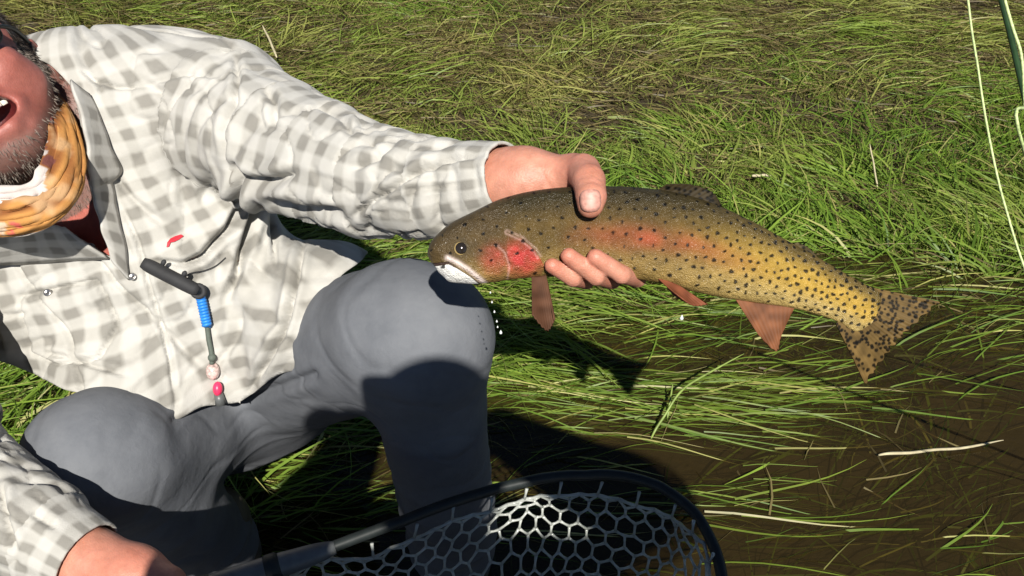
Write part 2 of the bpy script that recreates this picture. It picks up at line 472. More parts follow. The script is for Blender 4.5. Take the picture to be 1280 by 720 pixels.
def blades(base, head, length, width, e0, e1, col, seg=5, wig=0.25, twist=0.5):
    """curved tapering strips: head = compass direction, e0/e1 = steepness at foot and tip"""
    n = len(base); s = np.linspace(0, 1, seg + 1)
    ph = rng.uniform(0, 6.28, n); P = np.zeros((n, seg + 1, 3)); P[:, 0] = base
    side = np.zeros((n, seg + 1, 3))
    for k in range(seg + 1):
        a = head + wig * np.sin(ph + 3.0 * s[k])
        e = e0 + (e1 - e0) * s[k] ** 0.6
        d = np.stack([np.cos(a) * np.cos(e), np.sin(a) * np.cos(e), np.sin(e)], 1)
        if k: P[:, k] = P[:, k - 1] + d * (length / seg)[:, None]
        rl = ph * 2 + twist * s[k] * 3
        h = np.stack([-np.sin(a), np.cos(a), 0 * a], 1); u = np.cross(h, d)
        side[:, k] = h * np.cos(rl * 0.35)[:, None] + u * np.sin(rl * 0.35)[:, None]
    w = width[:, None] * (1 - s[None] ** 2.2 * 0.92) * 0.5
    L = P - side * w[..., None]; Rr = P + side * w[..., None]
    vv = np.stack([L, Rr], 2).reshape(-1, 3)
    b = (np.arange(n) * (seg + 1) * 2)[:, None] + (np.arange(seg) * 2)[None]
    b = b.ravel(); f = np.stack([b, b + 1, b + 3, b + 2], 1)
    cc = np.repeat(col, (seg + 1) * 2, 0)
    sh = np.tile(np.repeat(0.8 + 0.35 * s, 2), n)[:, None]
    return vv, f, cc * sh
class BL:
    def __init__(s): s.v = []; s.f = []; s.c = []; s.n = 0
    def add(s, v, f, c): s.v.append(v); s.f.append(f + s.n); s.c.append(c); s.n += len(v)
    def build(s, name, m): return mesh_obj(name, np.concatenate(s.v), np.concatenate(s.f), m, attrs={'col': np.concatenate(s.c)})
def n2(x, y, f, o): return vnoise(np.stack([x * f, y * f, 0 * x + o], -1))
def pick(a, b, t): return np.asarray(a)[None] * (1 - t[:, None]) + np.asarray(b)[None] * t[:, None]

GREEN_A, GREEN_B, YELLOW, BROWN = (0.095, 0.185, 0.022), (0.255, 0.375, 0.055), (0.44, 0.44, 0.14), (0.28, 0.215, 0.09)
def scatter(n, x0, x1, y0, y1):
    return rng.uniform(x0, x1, n), rng.uniform(y0, y1, n)

# the green standing and leaning grass of the bank
bl = BL()
x, y = scatter(260000, -2.9, 2.9, 0.75, 4.3)
keepw = np.abs(x) < 0.62 * (y + 1.0) + 0.25
w = wetness(x, y)
clump = n2(x, y, 5.5, 1.0) + 0.6 * n2(x, y, 13, 2.0)
dry = sstep(0.0, 0.7, 0.60 * sstep(1.75, 2.6, y - 0.25 * x) + 0.55 * n2(x, y, 1.6, 4.0) + 0.25 * n2(x, y, 5, 8.0) - 0.12 * x)
dens = (0.14 + 0.74 * sstep(-0.55, 0.45, clump)) * (1 - 0.93 * w) * (1 - 0.30 * dry)
k = keepw & (rng.random(len(x)) < dens)
x, y, w, dry, clump = x[k], y[k], w[k], dry[k], clump[k]; n = len(x)
near = sstep(2.6, 1.3, y)
head = 0.35 + 1.5 * n2(x, y, 1.4, 6.0) + 1.1 * n2(x, y, 5, 7.0) + rng.normal(0, 0.45, n)
head = np.where(rng.random(n) < 0.16, rng.uniform(0, 6.28, n), head)
L = rng.uniform(0.07, 0.19, n) * (0.85 + 0.6 * near) * (1 - 0.3 * dry)
col = pick(GREEN_A, GREEN_B, np.clip(rng.random(n) * 0.75 + 0.35 * clump * 0.6, 0, 1))
col = col * (1 - 0.55 * dry[:, None]) + 0.55 * dry[:, None] * pick(BROWN, YELLOW, rng.random(n))
yl = rng.random(n) < 0.10
col[yl] = pick(YELLOW, (0.34, 0.32, 0.13), rng.random(n))[yl]
base = np.stack([x, y, terrain(x, y) + 0.004], 1)
e0 = np.clip(rng.normal(0.75, 0.3, n) * (0.75 + 0.35 * near) * (1 - 0.35 * dry), 0.12, 1.4)
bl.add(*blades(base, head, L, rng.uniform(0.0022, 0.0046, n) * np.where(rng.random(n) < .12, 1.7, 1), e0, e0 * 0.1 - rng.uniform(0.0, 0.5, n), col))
# denser tufts standing out of the mat
for q_ in range(420):
    cx_ = rng.uniform(-2.3, 2.6); cy_ = rng.uniform(1.25, 4.2)
    if abs(cx_) > 0.62 * (cy_ + 1) + .2 or wetness(np.array([cx_]), np.array([cy_]))[0] > .55: continue
    m_ = int(rng.integers(40, 110)); rad_ = rng.uniform(.03, .09)
    x = rng.normal(cx_, rad_, m_); y = rng.normal(cy_, rad_ * .8, m_)
    main = 0.35 + 1.6 * n2(np.array([cx_]), np.array([cy_]), 1.4, 6.0)[0] + rng.normal(0, .4)
    hd = main + rng.normal(0, .38, m_); tone = rng.random(); dr = max(0, min(1, rng.normal(.12 + .35 * (cy_ > 2.3) - .1 * cx_ * .5, .25)))
    col = pick(GREEN_A, GREEN_B, np.clip(rng.random(m_) * .6 + tone * .5, 0, 1)) * (1 - dr) + dr * pick(BROWN, YELLOW, rng.random(m_))
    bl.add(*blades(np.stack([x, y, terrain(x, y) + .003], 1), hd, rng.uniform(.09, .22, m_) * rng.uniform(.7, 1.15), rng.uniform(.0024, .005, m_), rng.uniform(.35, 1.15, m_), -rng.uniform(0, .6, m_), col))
# matted dead thatch low down
x, y = scatter(80000, -2.9, 2.9, 0.8, 4.3)
w = wetness(x, y); dry = 0.35 + 0.65 * sstep(1.6, 2.8, y)
k = (np.abs(x) < 0.62 * (y + 1.0) + 0.25) & (rng.random(len(x)) < (1 - 0.95 * w) * dry)
x, y = x[k], y[k]; n = len(x)
col = pick((0.10, 0.075, 0.032), (0.30, 0.25, 0.11), rng.random(n) ** 1.5)
base = np.stack([x, y, np.maximum(terrain(x, y) + rng.uniform(0.004, 0.035, n), 0.002)], 1)
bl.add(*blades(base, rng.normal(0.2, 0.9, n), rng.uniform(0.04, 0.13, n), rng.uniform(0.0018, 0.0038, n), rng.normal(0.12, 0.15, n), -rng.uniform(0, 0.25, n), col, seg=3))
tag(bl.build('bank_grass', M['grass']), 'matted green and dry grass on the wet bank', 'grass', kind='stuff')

# long blades streaming in the water, some under the surface and some just breaking it
bl = BL()
x, y = scatter(52000, -0.6, 1.7, 0.7, 2.0)
w = wetness(x, y); cl = n2(x, y * 2.2, 3.0, 21.0) + 0.7 * n2(x * 0.8, y * 3, 6.0, 22.0)
k = (rng.random(len(x)) < sstep(-0.05, 0.95, cl) * 0.5 * sstep(0.05, 0.5, w) * (0.20 + 0.80 * sstep(1.0, 1.32, y)) * (0.35 + 0.65 * sstep(0.75, 0.25, x)))
x, y, cl = x[k], y[k], cl[k]; n = len(x)
L = rng.uniform(0.10, 0.30, n)
z = np.where(rng.random(n) < 0.62, rng.uniform(0.001, 0.006, n), rng.uniform(-0.05, -0.004, n))
col = pick(GREEN_A, (0.19, 0.26, 0.04), np.clip(rng.random(n) + 0.2 * cl, 0, 1)); yl = rng.random(n) < 0.14
col[yl] = pick(YELLOW, (0.40, 0.37, 0.18), rng.random(n))[yl]
hd = rng.normal(0.16, 0.17, n) + 0.30 * n2(x, y, 1.5, 31.0)
lift = np.where(z > 0, np.abs(rng.normal(0, 0.10, n)), rng.normal(0, 0.02, n))
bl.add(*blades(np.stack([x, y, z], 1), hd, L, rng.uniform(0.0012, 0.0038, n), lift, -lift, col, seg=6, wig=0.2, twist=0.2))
# upright tufts standing in the shallow water below the fish
x = []; y = []
for (px, py, m_, sx) in [(640, 495, 90, .07), (700, 500, 60, .07), (670, 545, 60, .08), (800, 400, 90, .09), (760, 440, 60, .06), (900, 400, 90, .1),
                     (1000, 440, 60, .1), (1180, 430, 120, .12), (1240, 380, 120, .12), (1230, 470, 60, .12), (640, 400, 80, .05), (860, 470, 40, .1), (300, 590, 130, .05),
                     (410, 640, 60, .04), (40, 520, 160, .06), (330, 530, 110, .05), (1130, 690, 26, .07), (1230, 650, 26, .08), (560, 640, 40, .05)]:
    p = G(px, py); x.append(rng.normal(p[0], sx, m_)); y.append(rng.normal(p[1], sx * 0.7, m_))
x = np.concatenate(x); y = np.concatenate(y); n = len(x)
col = pick(GREEN_A, (0.20, 0.28, 0.045), rng.random(n) ** 0.8); yl = rng.random(n) < 0.15; col[yl] = YELLOW
hd = rng.normal(0.28, 0.30, n)
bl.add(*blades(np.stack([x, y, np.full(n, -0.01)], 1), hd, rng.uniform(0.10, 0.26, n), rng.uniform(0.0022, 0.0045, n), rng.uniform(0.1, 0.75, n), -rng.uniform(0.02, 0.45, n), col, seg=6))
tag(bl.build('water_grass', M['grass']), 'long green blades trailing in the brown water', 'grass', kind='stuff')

# ------------------------------------------------------------------ the fisherman
man = empty('person', V(300, 520, 1.30) * np.array([1, 1, 0]))
tag(man, 'crouching man in pale checked shirt and grey trousers, holding up a trout', 'person')

# head frame: he looks up into the lens
HC = V(-31, 119, 0.99)
HF = unit(-CF * 0.95 + CU * 0.08 + CX * 0.30); HR = unit(np.cross(CU * .80 - CX * .60, HF)); HU = np.cross(HF, HR)
HAX = np.stack([HR, HU, HF])
def H(r, u, f): return HC + HR * r + HU * u + HF * f
TOR_UP = unit(V(95, 130, 1.08) - V(275, 470, 1.30)); TOR_F = unit(-CF * 0.55 - np.array([0, 0.85, 0.0]) + 0.0 * CU)
TOR_F = unit(TOR_F - TOR_UP * (TOR_F @ TOR_UP)); TOR_R = np.cross(TOR_UP, TOR_F)
TAX = np.stack([TOR_R, TOR_UP, TOR_F])
ARM_L = [(285, 150, 1.07, .082), (345, 180, 1.01, .074), (400, 203, .96, .064), (460, 224, .91, .057), (530, 237, .86, .047), (600, 230, .825, .038), (628, 226, .81, .036)]
ARM_R = [(-100, 175, 1.08, .082), (-110, 380, 1.02, .068), (-75, 575, .95, .062), (-20, 622, .915, .055), (50, 665, .885, .047), (104, 697, .87, .040)]
def torso(g):
    return [ell(V(135, 215, 1.15), TAX, (.185 + g, .17 + g, .115 + g), .03),
            ell(V(195, 365, 1.19), TAX, (.195 + g, .16 + g, .125 + g), .09),
            ell(V(165, 120, 1.16), TAX, (.15 + g, .075 + g, .10 + g), .06),
            cap(V(285, 130, 1.09), V(-95, 150, 1.10), .078 + g, .078 + g, .05)]
LEGS = [[(330, 468, 1.36, .100), (420, 438, 1.17, .093), (500, 415, 1.0, .084), (522, 422, .985, .080)], [(285, 492, 1.36, .100), (205, 540, 1.18, .090), (135, 572, 1.045, .078), (120, 578, 1.03, .074)]]
KNEE = [V(*l[-1][:3]) for l in LEGS]
ANK = [np.array([-0.085, 0.80, 0.07]), np.array([-0.44, 0.80, 0.07])]

def finger(pts): return [cap(V(*pts[i][:3]), V(*pts[i + 1][:3]), pts[i][3], pts[i + 1][3], 0.006 if i == 0 else 0.0015) for i in range(len(pts) - 1)]
body = torso(-0.02)
body += [cap(H(0, -.05, -.045), V(60, 160, 1.10), .056, .062, .03),
         ell(H(0, .035, -.015), HAX, (.077, .10, .096), .02), ell(H(0, -.045, .022), HAX, (.064, .06, .062), .035),
         cap(H(-.012, -.088, .058), H(.012, -.088, .058), .021, .021, .03),
         cap(H(.040, -.012, .060), H(.050, -.030, .042), .024, .022, .02), cap(H(-.040, -.012, .060), H(-.050, -.030, .042), .024, .022, .02),
         cap(H(.028, .036, .075), H(-.028, .036, .075), .016, .016, .015),
         cap(H(0, .025, .085), H(0, -.012, .107), .010, .015, .012), cap(H(.013, -.016, .094), H(-.013, -.016, .094), .009, .009, .008),
         cap(H(-.030, -.050, .070), H(-.014, -.036, .086), .0065, .0075, .010), cap(H(.030, -.050, .070), H(.014, -.036, .086), .0065, .0075, .010), cap(H(-.014, -.036, .086), H(.014, -.036, .086), .0075, .0075, .008),
         cap(H(-.030, -.054, .070), H(-.013, -.074, .080), .0065, .0085, .010), cap(H(.030, -.054, .070), H(.013, -.074, .080), .0065, .0085, .010), cap(H(-.013, -.074, .080), H(.013, -.074, .080), .0085, .0085, .008),
         ell(H(.080, .0, -.012), np.stack([unit(HR - .4 * HF), HU, unit(HF + .4 * HR)]), (.009, .031, .018), .008),
         ell(H(-.080, .0, -.012), np.stack([unit(HR + .4 * HF), HU, unit(HF - .4 * HR)]), (.009, .031, .018), .008)]
mouth = [ell(H(0, -.055, .082), HAX, (.030, .0165, .035), .004), ell(H(.080 + .006, .004, -.004), HAX, (.007, .018, .009), .005)]
for ch in (ARM_L, ARM_R):
    body += chain([(a, b, c, r * 0.72) for a, b, c, r in ch], .02)
# hand under the trout: wrist, palm behind the fish, thumb over its back, fingers round its belly
hand1 = [cap(V(610, 229, .82), V(655, 226, .805), .030, .028, .01), cap(V(655, 226, .805), V(690, 240, .812), .028, .030, .015),
         cap(V(690, 245, .815), V(745, 285, .818), .026, .020, .015), cap(V(685, 250, .818), V(705, 292, .818), .024, .018, .015),
         cap(V(668, 222, .80), V(716, 216, .782), .0195, .0160, .012)]
hand1 += finger([(716, 216, .782, .0158), (729, 214, .768, .0150), (736, 226, .745, .0140), (739, 246, .7295, .0128), (738, 256, .7270, .0110)])
hand1 += finger([(700, 292, .818, .0115), (722, 338, .806, .0098), (732, 349, .780, .0088), (716, 347, .7500, .0078), (690, 332, .7400, .0066)])
hand1 += finger([(722, 290, .820, .0115), (756, 338, .806, .0098), (764, 349, .778, .0088), (745, 345, .7460, .0080), (711, 320, .7345, .0070)])
hand1 += finger([(742, 288, .820, .0112), (788, 336, .806, .0095), (796, 347, .778, .0087), (777, 343, .7450, .0080), (744, 321, .7345, .0070)])
hand1 += finger([(758, 284, .818, .0105), (800, 322, .810, .0090), (812, 332, .797, .0084), (806, 338, .785, .0075)])
body += hand1
# other hand closed on the net handle
HA, HB = G(150, 772, 0.41), G(395, 692, 0.41); HT = unit(HB - HA)
WR = V(122, 707, .867)
hand2 = [cap(V(95, 692, .872), WR, .030, .029, .01), cap(WR, V(165, 722, .858), .029, .030, .015), cap(V(165, 722, .858), V(205, 735, .845), .028, .022, .015)]
hn = unit(np.cross(HT, np.array([0, 0, 1.0]))); hup = np.array([0, 0, 1.0])
for i in range(4):
    c = HA + HT * (-0.012 + 0.021 * i); pts = []
    for a, r in ((60, .0115), (5, .0110), (-55, .0102), (-125, .0095), (-185, .0082)):
        pts.append((c + (0.0135 + r) * (math.cos(R_(a)) * hup - math.sin(R_(a)) * hn * -1.0), r))
    hand2 += [cap(pts[j][0], pts[j + 1][0], pts[j][1], pts[j + 1][1], .004) for j in range(4)]
    hand2.append(cap(V(170, 722, .858), pts[0][0], .020, .0125, .012))
hand2 += [cap(V(150, 722, .856), HA - HT * .02 + hup * .016 - hn * .02, .017, .014, .012), cap(HA - HT * .02 + hup * .016 - hn * .02, HA + HT * .035 + hup * .012 - hn * .018, .0135, .0100, .004)]
body += hand2
for l, kn, an in zip(LEGS, KNEE, ANK):
    body += chain([(a, b, c, r * .72) for a, b, c, r in l], .03)
    body += [cap(kn, an, .052, .036, .01), cap(an, an + np.array([-0.01, -0.13, -0.03]), .034, .026, .01)]
bv, bf = surfnet(body, 0.0024, mouth)
bpix = proj(bv); hl = (bv - HC) @ HAX.T
skin = np.tile(np.array([0.53, 0.245, 0.170]), (len(bv), 1))
skin += 0.05 * vnoise(bv * 120)[:, None] * np.array([1, 0.5, 0.45]) + 0.06 * vnoise(bv * 45)[:, None] * np.array([1, 0.75, 0.6])
hd_ = (np.linalg.norm(hl, axis=1) < 0.165)
skin[hd_] = skin[hd_] * np.array([.55, .42, .46])  # redder face, with the shade of facing away from the sun painted in
red = np.exp(-((hl[:, 0].__abs__() - .04) ** 2 + (hl[:, 1] + .015) ** 2) / .0012) * hd_
skin = skin * (1 - .25 * red[:, None]) + .25 * red[:, None] * np.array([.5, .13, .10])
lip = np.exp(-np.minimum(polydist(hl[:, :2], [(-.031, -.052), (-.014, -.037), (.014, -.037), (.031, -.052)])[0], polydist(hl[:, :2], [(-.031, -.052), (-.013, -.073), (.013, -.073), (.031, -.052)])[0]) ** 2 / .00006) * (hl[:, 2] > .045)
skin = skin * (1 - .6 * lip[:, None]) + .6 * lip[:, None] * np.array([.38, .11, .09])
inm = hd_ & (((hl[:, 0] / .030) ** 2 + ((hl[:, 1] + .055) / .0165) ** 2) < 1) & (hl[:, 2] < .078)
skin[inm] = (.10, .012, .012)
brd = hd_ * sstep(-.080, -.094, hl[:, 1] - 0.9 * np.maximum(np.abs(hl[:, 0]) - .030, 0)) * (1 - lip) * ~inm
brd = np.maximum(brd, hd_ * sstep(.052, .062, np.abs(hl[:, 0])) * sstep(.03, .0, hl[:, 1]) * (hl[:, 2] > -.02) * (hl[:, 2] < .05) * .85)
skin = skin * (1 - .62 * brd[:, None]) + .62 * brd[:, None] * np.array([.11, .085, .07])
hr = hd_ & ((hl[:, 1] > .045) & (hl[:, 2] < .055) | (hl[:, 2] < .030) & (hl[:, 1] > -.02)) & (np.abs(hl[:, 0]) < .082)
skin[hr] = (.03, .02, .014)
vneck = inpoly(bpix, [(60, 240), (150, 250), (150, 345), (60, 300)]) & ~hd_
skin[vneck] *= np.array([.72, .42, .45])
kn = np.zeros(len(bv))
for (px, py, d, r) in [(728, 210, .768, .013), (736, 228, .745, .010), (739, 246, .73, .008), (724, 349, .765, .01), (752, 350, .765, .01), (690, 331, .7385, .008), (709, 320, .7345, .008), (742, 322, .7345, .008), (170, 700, .85, .03)]:
    kn = np.maximum(kn, np.exp(-np.sum((bv - V(px, py, d)) ** 2, 1) / (r * 1.3) ** 2))
skin = skin * (1 - .5 * kn[:, None]) + .5 * kn[:, None] * np.array([.52, .16, .11])
# wrist and knuckle creases
nb = normals(bv, bf); cr = np.zeros(len(bv))
for ln, w_, dp in [([(676, 214), (683, 228), (690, 236)], 2.0, .0012), ([(724, 222), (740, 219), (752, 224)], 1.6, .0008), ([(726, 229), (740, 226), (753, 230)], 1.6, .0009), ([(722, 335), (733, 328)], 1.5, .0009), ([(755, 336), (765, 328)], 1.5, .0009)]:
    d_, _ = polydist(bpix, ln); cr += dp * np.exp(-(d_ / w_) ** 2) * ((bv - C0) @ CF < .9)
bv = bv - nb * cr[:, None]
mesh_obj('body', bv, bf, M['skin'], man, attrs={'col': skin})
# thumb nail and finger nails
def nail(c, n_, up, w, l):
    n_, up = unit(n_), unit(up); s_ = np.cross(n_, up); vs = []
    for i in range(7):
        for j in range(7):
            a = (i - 3) / 3.0; b = (j - 3) / 3.0
            r = (abs(a) ** 3 + abs(b) ** 3) ** (1 / 3.) + 1e-9; q = max(abs(a), abs(b)) / r
            vs.append(c + s_ * a * q * w + up * b * q * l - n_ * (0.35 * w * (a * q) ** 2 + .12 * l * (b * q) ** 2))
    fs = [(i * 7 + j, i * 7 + 7 + j, i * 7 + 8 + j, i * 7 + 1 + j) for i in range(6) for j in range(6)]
    o = mesh_obj('fingernail', np.array(vs), fs, M['nail'], man)
    md = o.modifiers.new('s', 'SOLIDIFY'); md.thickness = .0008
nail(V(738.5, 251, .7160), unit(-CF + .25 * CU * -1), -CU + .05 * CX, .0085, .0090)

# teeth seen in the open mouth
tb = MB()
for i in range(8):
    x_ = (i - 3.5) * .0062; c = H(x_, -.0455, .076 - 9 * x_ * x_)
    v = np.array([c + HR * a * .0029 + HU * b * .004 + HF * e * .0018 for a in (-1, 1) for b in (-1, 1) for e in (-1, 1)])
    tb.add(v, [(0, 1, 3, 2), (4, 6, 7, 5), (0, 4, 5, 1), (2, 3, 7, 6), (0, 2, 6, 4), (1, 5, 7, 3)])
tb.build('teeth', M['teeth'], man)
# beard and hair as short strands
def strands(name, mask, n, ln, m, gray=0.0, flow=None):
    idx = rng.choice(np.where(mask)[0], n); p = bv[idx] + rng.normal(0, .0008, (n, 3)); nn = nb[idx]
    d = nn * .55 + flow + rng.normal(0, .25, (n, 3)); d /= np.linalg.norm(d, axis=1)[:, None]
    d2 = d + flow * .6; d2 /= np.linalg.norm(d2, axis=1)[:, None]
    s_ = np.cross(d, rng.normal(0, 1, (n, 3))); s_ /= np.linalg.norm(s_, axis=1)[:, None]
    l_ = rng.uniform(.6, 1.2, n)[:, None] * ln; w_ = .00028
    p1 = p + d * l_ * .5; p2 = p1 + d2 * l_ * .5
    vv = np.stack([p - s_ * w_, p + s_ * w_, p1 + s_ * w_, p1 - s_ * w_, p2], 1).reshape(-1, 3)
    b = np.arange(n) * 5
    f = np.concatenate([np.stack([b, b + 1, b + 2], 1), np.stack([b, b + 2, b + 3], 1), np.stack([b + 3, b + 2, b + 4], 1)])
    return mesh_obj(name, vv, f, m, man, smooth=False)
strands('beard', (brd > .5), 5200, .0075, M['hair'], flow=-HU * .8)
strands('hair', hr, 7000, .010, M['darkhair'], flow=-HU * .6 - HF * .4)

# checked shirt --------------------------------------------------------
shirt_p = torso(0.0) + [ell(V(225, 455, 1.225), TAX, (.205, .085, .125), .08), ell(V(70, 370, 1.20), TAX, (.17, .14, .115), .06)]
lg = LEGS[0]
shirt_p += [cap(V(330, 440, 1.30), V(410, 405, 1.15), .112, .108, .05), cap(V(300, 475, 1.30), V(168, 505, 1.13), .100, .097, .05)]
shirt_p += chain(ARM_L, .022) + chain(ARM_R, .022)
a, b = V(*ARM_L[-2][:3]), V(*ARM_L[-1][:3]); u1 = unit(b - a); c_, e_ = V(*ARM_R[-2][:3]), V(*ARM_R[-1][:3]); u2 = unit(e_ - c_)
cuffs = [cap(b - u1 * .03, b + u1 * .1, .0325, .0325, .004), cap(e_ - u2 * .03, e_ + u2 * .1, .0365, .0365, .004)]
sv, sf = surfnet(shirt_p, 0.0030)
sn = normals(sv, sf); facing = -(sn @ CF)
# fabric coordinates: along/around each sleeve, up/round the trunk
q = sv - V(190, 330, 1.2)
fu = np.arctan2(q @ TOR_R, q @ TOR_F + .12) * .20; fv = q @ TOR_UP
dT = evalm(shirt_p[:8], (), sv); isl = np.zeros(len(sv))
for ch in (ARM_L, ARM_R):
    P = np.array([V(*c[:3]) for c in ch]); cum = 0; best = np.full(len(sv), 1e9); bu = np.zeros(len(sv)); bw = np.zeros(len(sv))
    ref = None
    for i in range(len(P) - 1):
        ab = P[i + 1] - P[i]; Ls = np.linalg.norm(ab); tt = ab / Ls
        ref = unit(np.cross(tt, CF)) if ref is None else unit(ref - tt * (ref @ tt)); b2 = np.cross(tt, ref)
        t_ = np.clip(((sv - P[i]) @ tt) / Ls, 0, 1); w_ = sv - P[i] - t_[:, None] * ab
        r_ = ch[i][3] * (1 - t_) + ch[i + 1][3] * t_; d_ = np.linalg.norm(w_, axis=1) - r_
        k_ = d_ < best; best[k_] = d_[k_]
        bu[k_] = (np.arctan2(w_ @ b2, w_ @ ref) * .058)[k_]; bw[k_] = (cum + t_ * Ls)[k_]; cum += Ls
    m_ = best < dT - .002
    fu[m_] = bu[m_]; fv[m_] = bw[m_]; isl[m_] = 1
# folds
pix = proj(sv); ffront = sstep(-.1, .35, facing)
disp = (.0034 - .0012 * isl) * vnoise(sv * 15 + 4) + .0013 * vnoise(sv * 38 + 9)
fine = 1 - np.abs(vnoise(np.stack([fu * 34 - fv * 22, fv * 15 + fu * 10, sv[:, 1] * 9 + 3], 1)))
disp += -.0028 * sstep(.84, 1.0, fine) + .0004
rid = 1 - np.abs(vnoise(np.stack([fu * 16 + 5 * fv, fv * 7 - 4 * fu, sv[:, 0] * 5], 1)))
disp += -.0065 * sstep(.86, 1.0, rid) * (1 - isl) + .001
rid2 = 1 - np.abs(vnoise(np.stack([fv * 30 + fu * 12, fu * 9, sv[:, 2] * 4], 1)))
disp += (-.0045 * sstep(.82, 1.0, rid2) + .0008) * isl
lobe = np.sin(fv * 170 + 2.5 * vnoise(sv * 14)); disp += .0011 * lobe * isl * sstep(.22, .36, fv) * ((sv - C0) @ CX > -.3)
cuffd = np.minimum(np.linalg.norm(sv - V(*ARM_L[-1][:3]), axis=1), np.linalg.norm(sv - V(*ARM_R[-1][:3]), axis=1))
disp *= sstep(.040, .075, cuffd) * .92 + .08
CREASE = [([(290, 206), (300, 250), (285, 285), (255, 318), (222, 335)], 4, .017), ([(294, 215), (312, 262), (306, 305), (296, 345), (282, 375)], 4.5, .018),
          ([(320, 240), (335, 268), (342, 300), (346, 335)], 3, .009), ([(380, 300), (372, 345), (362, 395), (342, 440), (312, 490)], 3.5, .016),
          ([(436, 276), (462, 254), (490, 236), (525, 214), (560, 200), (604, 193)], 3.2, .008), ([(480, 238), (540, 236), (575, 230)], 2, .003),
          ([(294, 70), (298, 100), (292, 130), (280, 165), (281, 205)], 3, .008), ([(284, 208), (312, 226), (340, 228), (372, 216)], 6, .016),
          ([(330, 245), (370, 262), (430, 268)], 7, .012), ([(110, 96), (145, 108), (175, 106)], 2.5, .004), ([(175, 106), (235, 92), (280, 96)], 2.5, .003),
          ([(100, 85), (122, 104), (128, 118)], 2.2, .005), ([(150, 255), (172, 300), (185, 350), (200, 400), (213, 450), (222, 512)], 2.6, .006),
          ([(330, 110), (345, 130), (340, 160)], 4, .007), ([(395, 132), (430, 150), (440, 168)], 4, .007), ([(500, 178), (470, 200), (440, 212)], 4, .006),
          ([(590, 200), (600, 240)], 4, .0018), ([(565, 198), (575, 270)], 4, .0018), ([(540, 190), (550, 285)], 4, .0018), ([(515, 215), (520, 288)], 4, .0018),
          ([(260, 318), (230, 330), (190, 326)], 3, .006), ([(300, 380), (290, 430), (262, 470)], 4, .005), ([(60, 440), (100, 452), (160, 470)], 3, .005),
          ([(0, 395), (40, 390)], 3, .003), ([(250, 180), (262, 230), (250, 260)], 5, .004), ([(0, 600), (8, 650), (20, 690)], 4, .009), ([(40, 640), (70, 660)], 4, .005)]
for ln, w_, dp in CREASE:
    d_, t_ = polydist(pix, ln)
    fade = np.minimum(1, np.minimum(t_, 1 - t_) * 5 + .15)
    disp += ffront * fade * (-dp * np.exp(-(d_ / w_) ** 2) + .42 * dp * np.exp(-((d_ - 2.6 * w_) / (1.6 * w_)) ** 2))
# breast pocket, a second layer of cloth with a stitched edge
PK = [(28, 372), (120, 352), (146, 405), (122, 446), (75, 455), (40, 440)]
ink = inpoly(pix, PK) & (facing > 0); d_, _ = polydist(pix, PK + [PK[0]])
disp += ffront * (.0045 * ink * sstep(0, 2.5, d_) - .0055 * np.exp(-((d_ - 1.5) / 2.2) ** 2) * ~ink)
sv = sv + sn * disp[:, None]
pix = proj(sv)
fab = np.stack([fu, fv, 0 * fu], 1)
# neck opening and hem line
NECK = [(20, 60), (62, 80), (92, 110), (108, 190), (120, 225), (134, 262), (143, 325), (132, 318), (80, 284), (-60, 300), (-160, 220), (-160, 80)]
HEM = [(-200, 430), (5, 452), (48, 470), (80, 487), (140, 500), (178, 512), (216, 528), (250, 508), (300, 503), (330, 480), (352, 466), (394, 460), (391, 420), (399, 380), (425, 345), (452, 326), (470, 300), (600, 300), (620, 1000), (60, 1000), (40, 560), (-40, 540), (-200, 520)]
fpix = pix[sf].mean(1); ff = facing[sf].mean(1); fsl = isl[sf].mean(1); fdep = ((sv - C0) @ CF)[sf].mean(1)
kill = (inpoly(fpix, NECK) & (fsl < .5) & (fdep < 1.06)) | (inpoly(fpix, HEM) & (fsl < .5) & ((sv[sf].mean(1)[:, 1]) < 1.02))
fc_ = sv[sf].mean(1)
for p_, u_ in ((b, u1), (e_, u2)):
    kill |= (((fc_ - p_) @ u_) > .006) & (np.linalg.norm(fc_ - p_, axis=1) < .07)
sv, sf, (fab,) = compact(sv, sf[~kill], [fab])
sv = relax_border(sv, sf, 14)
shirt = mesh_obj('shirt', sv, sf, M['shirt'], man, attrs={'fab': fab})
md = shirt.modifiers.new('thickness', 'SOLIDIFY'); md.thickness = .0028; md.offset = -1

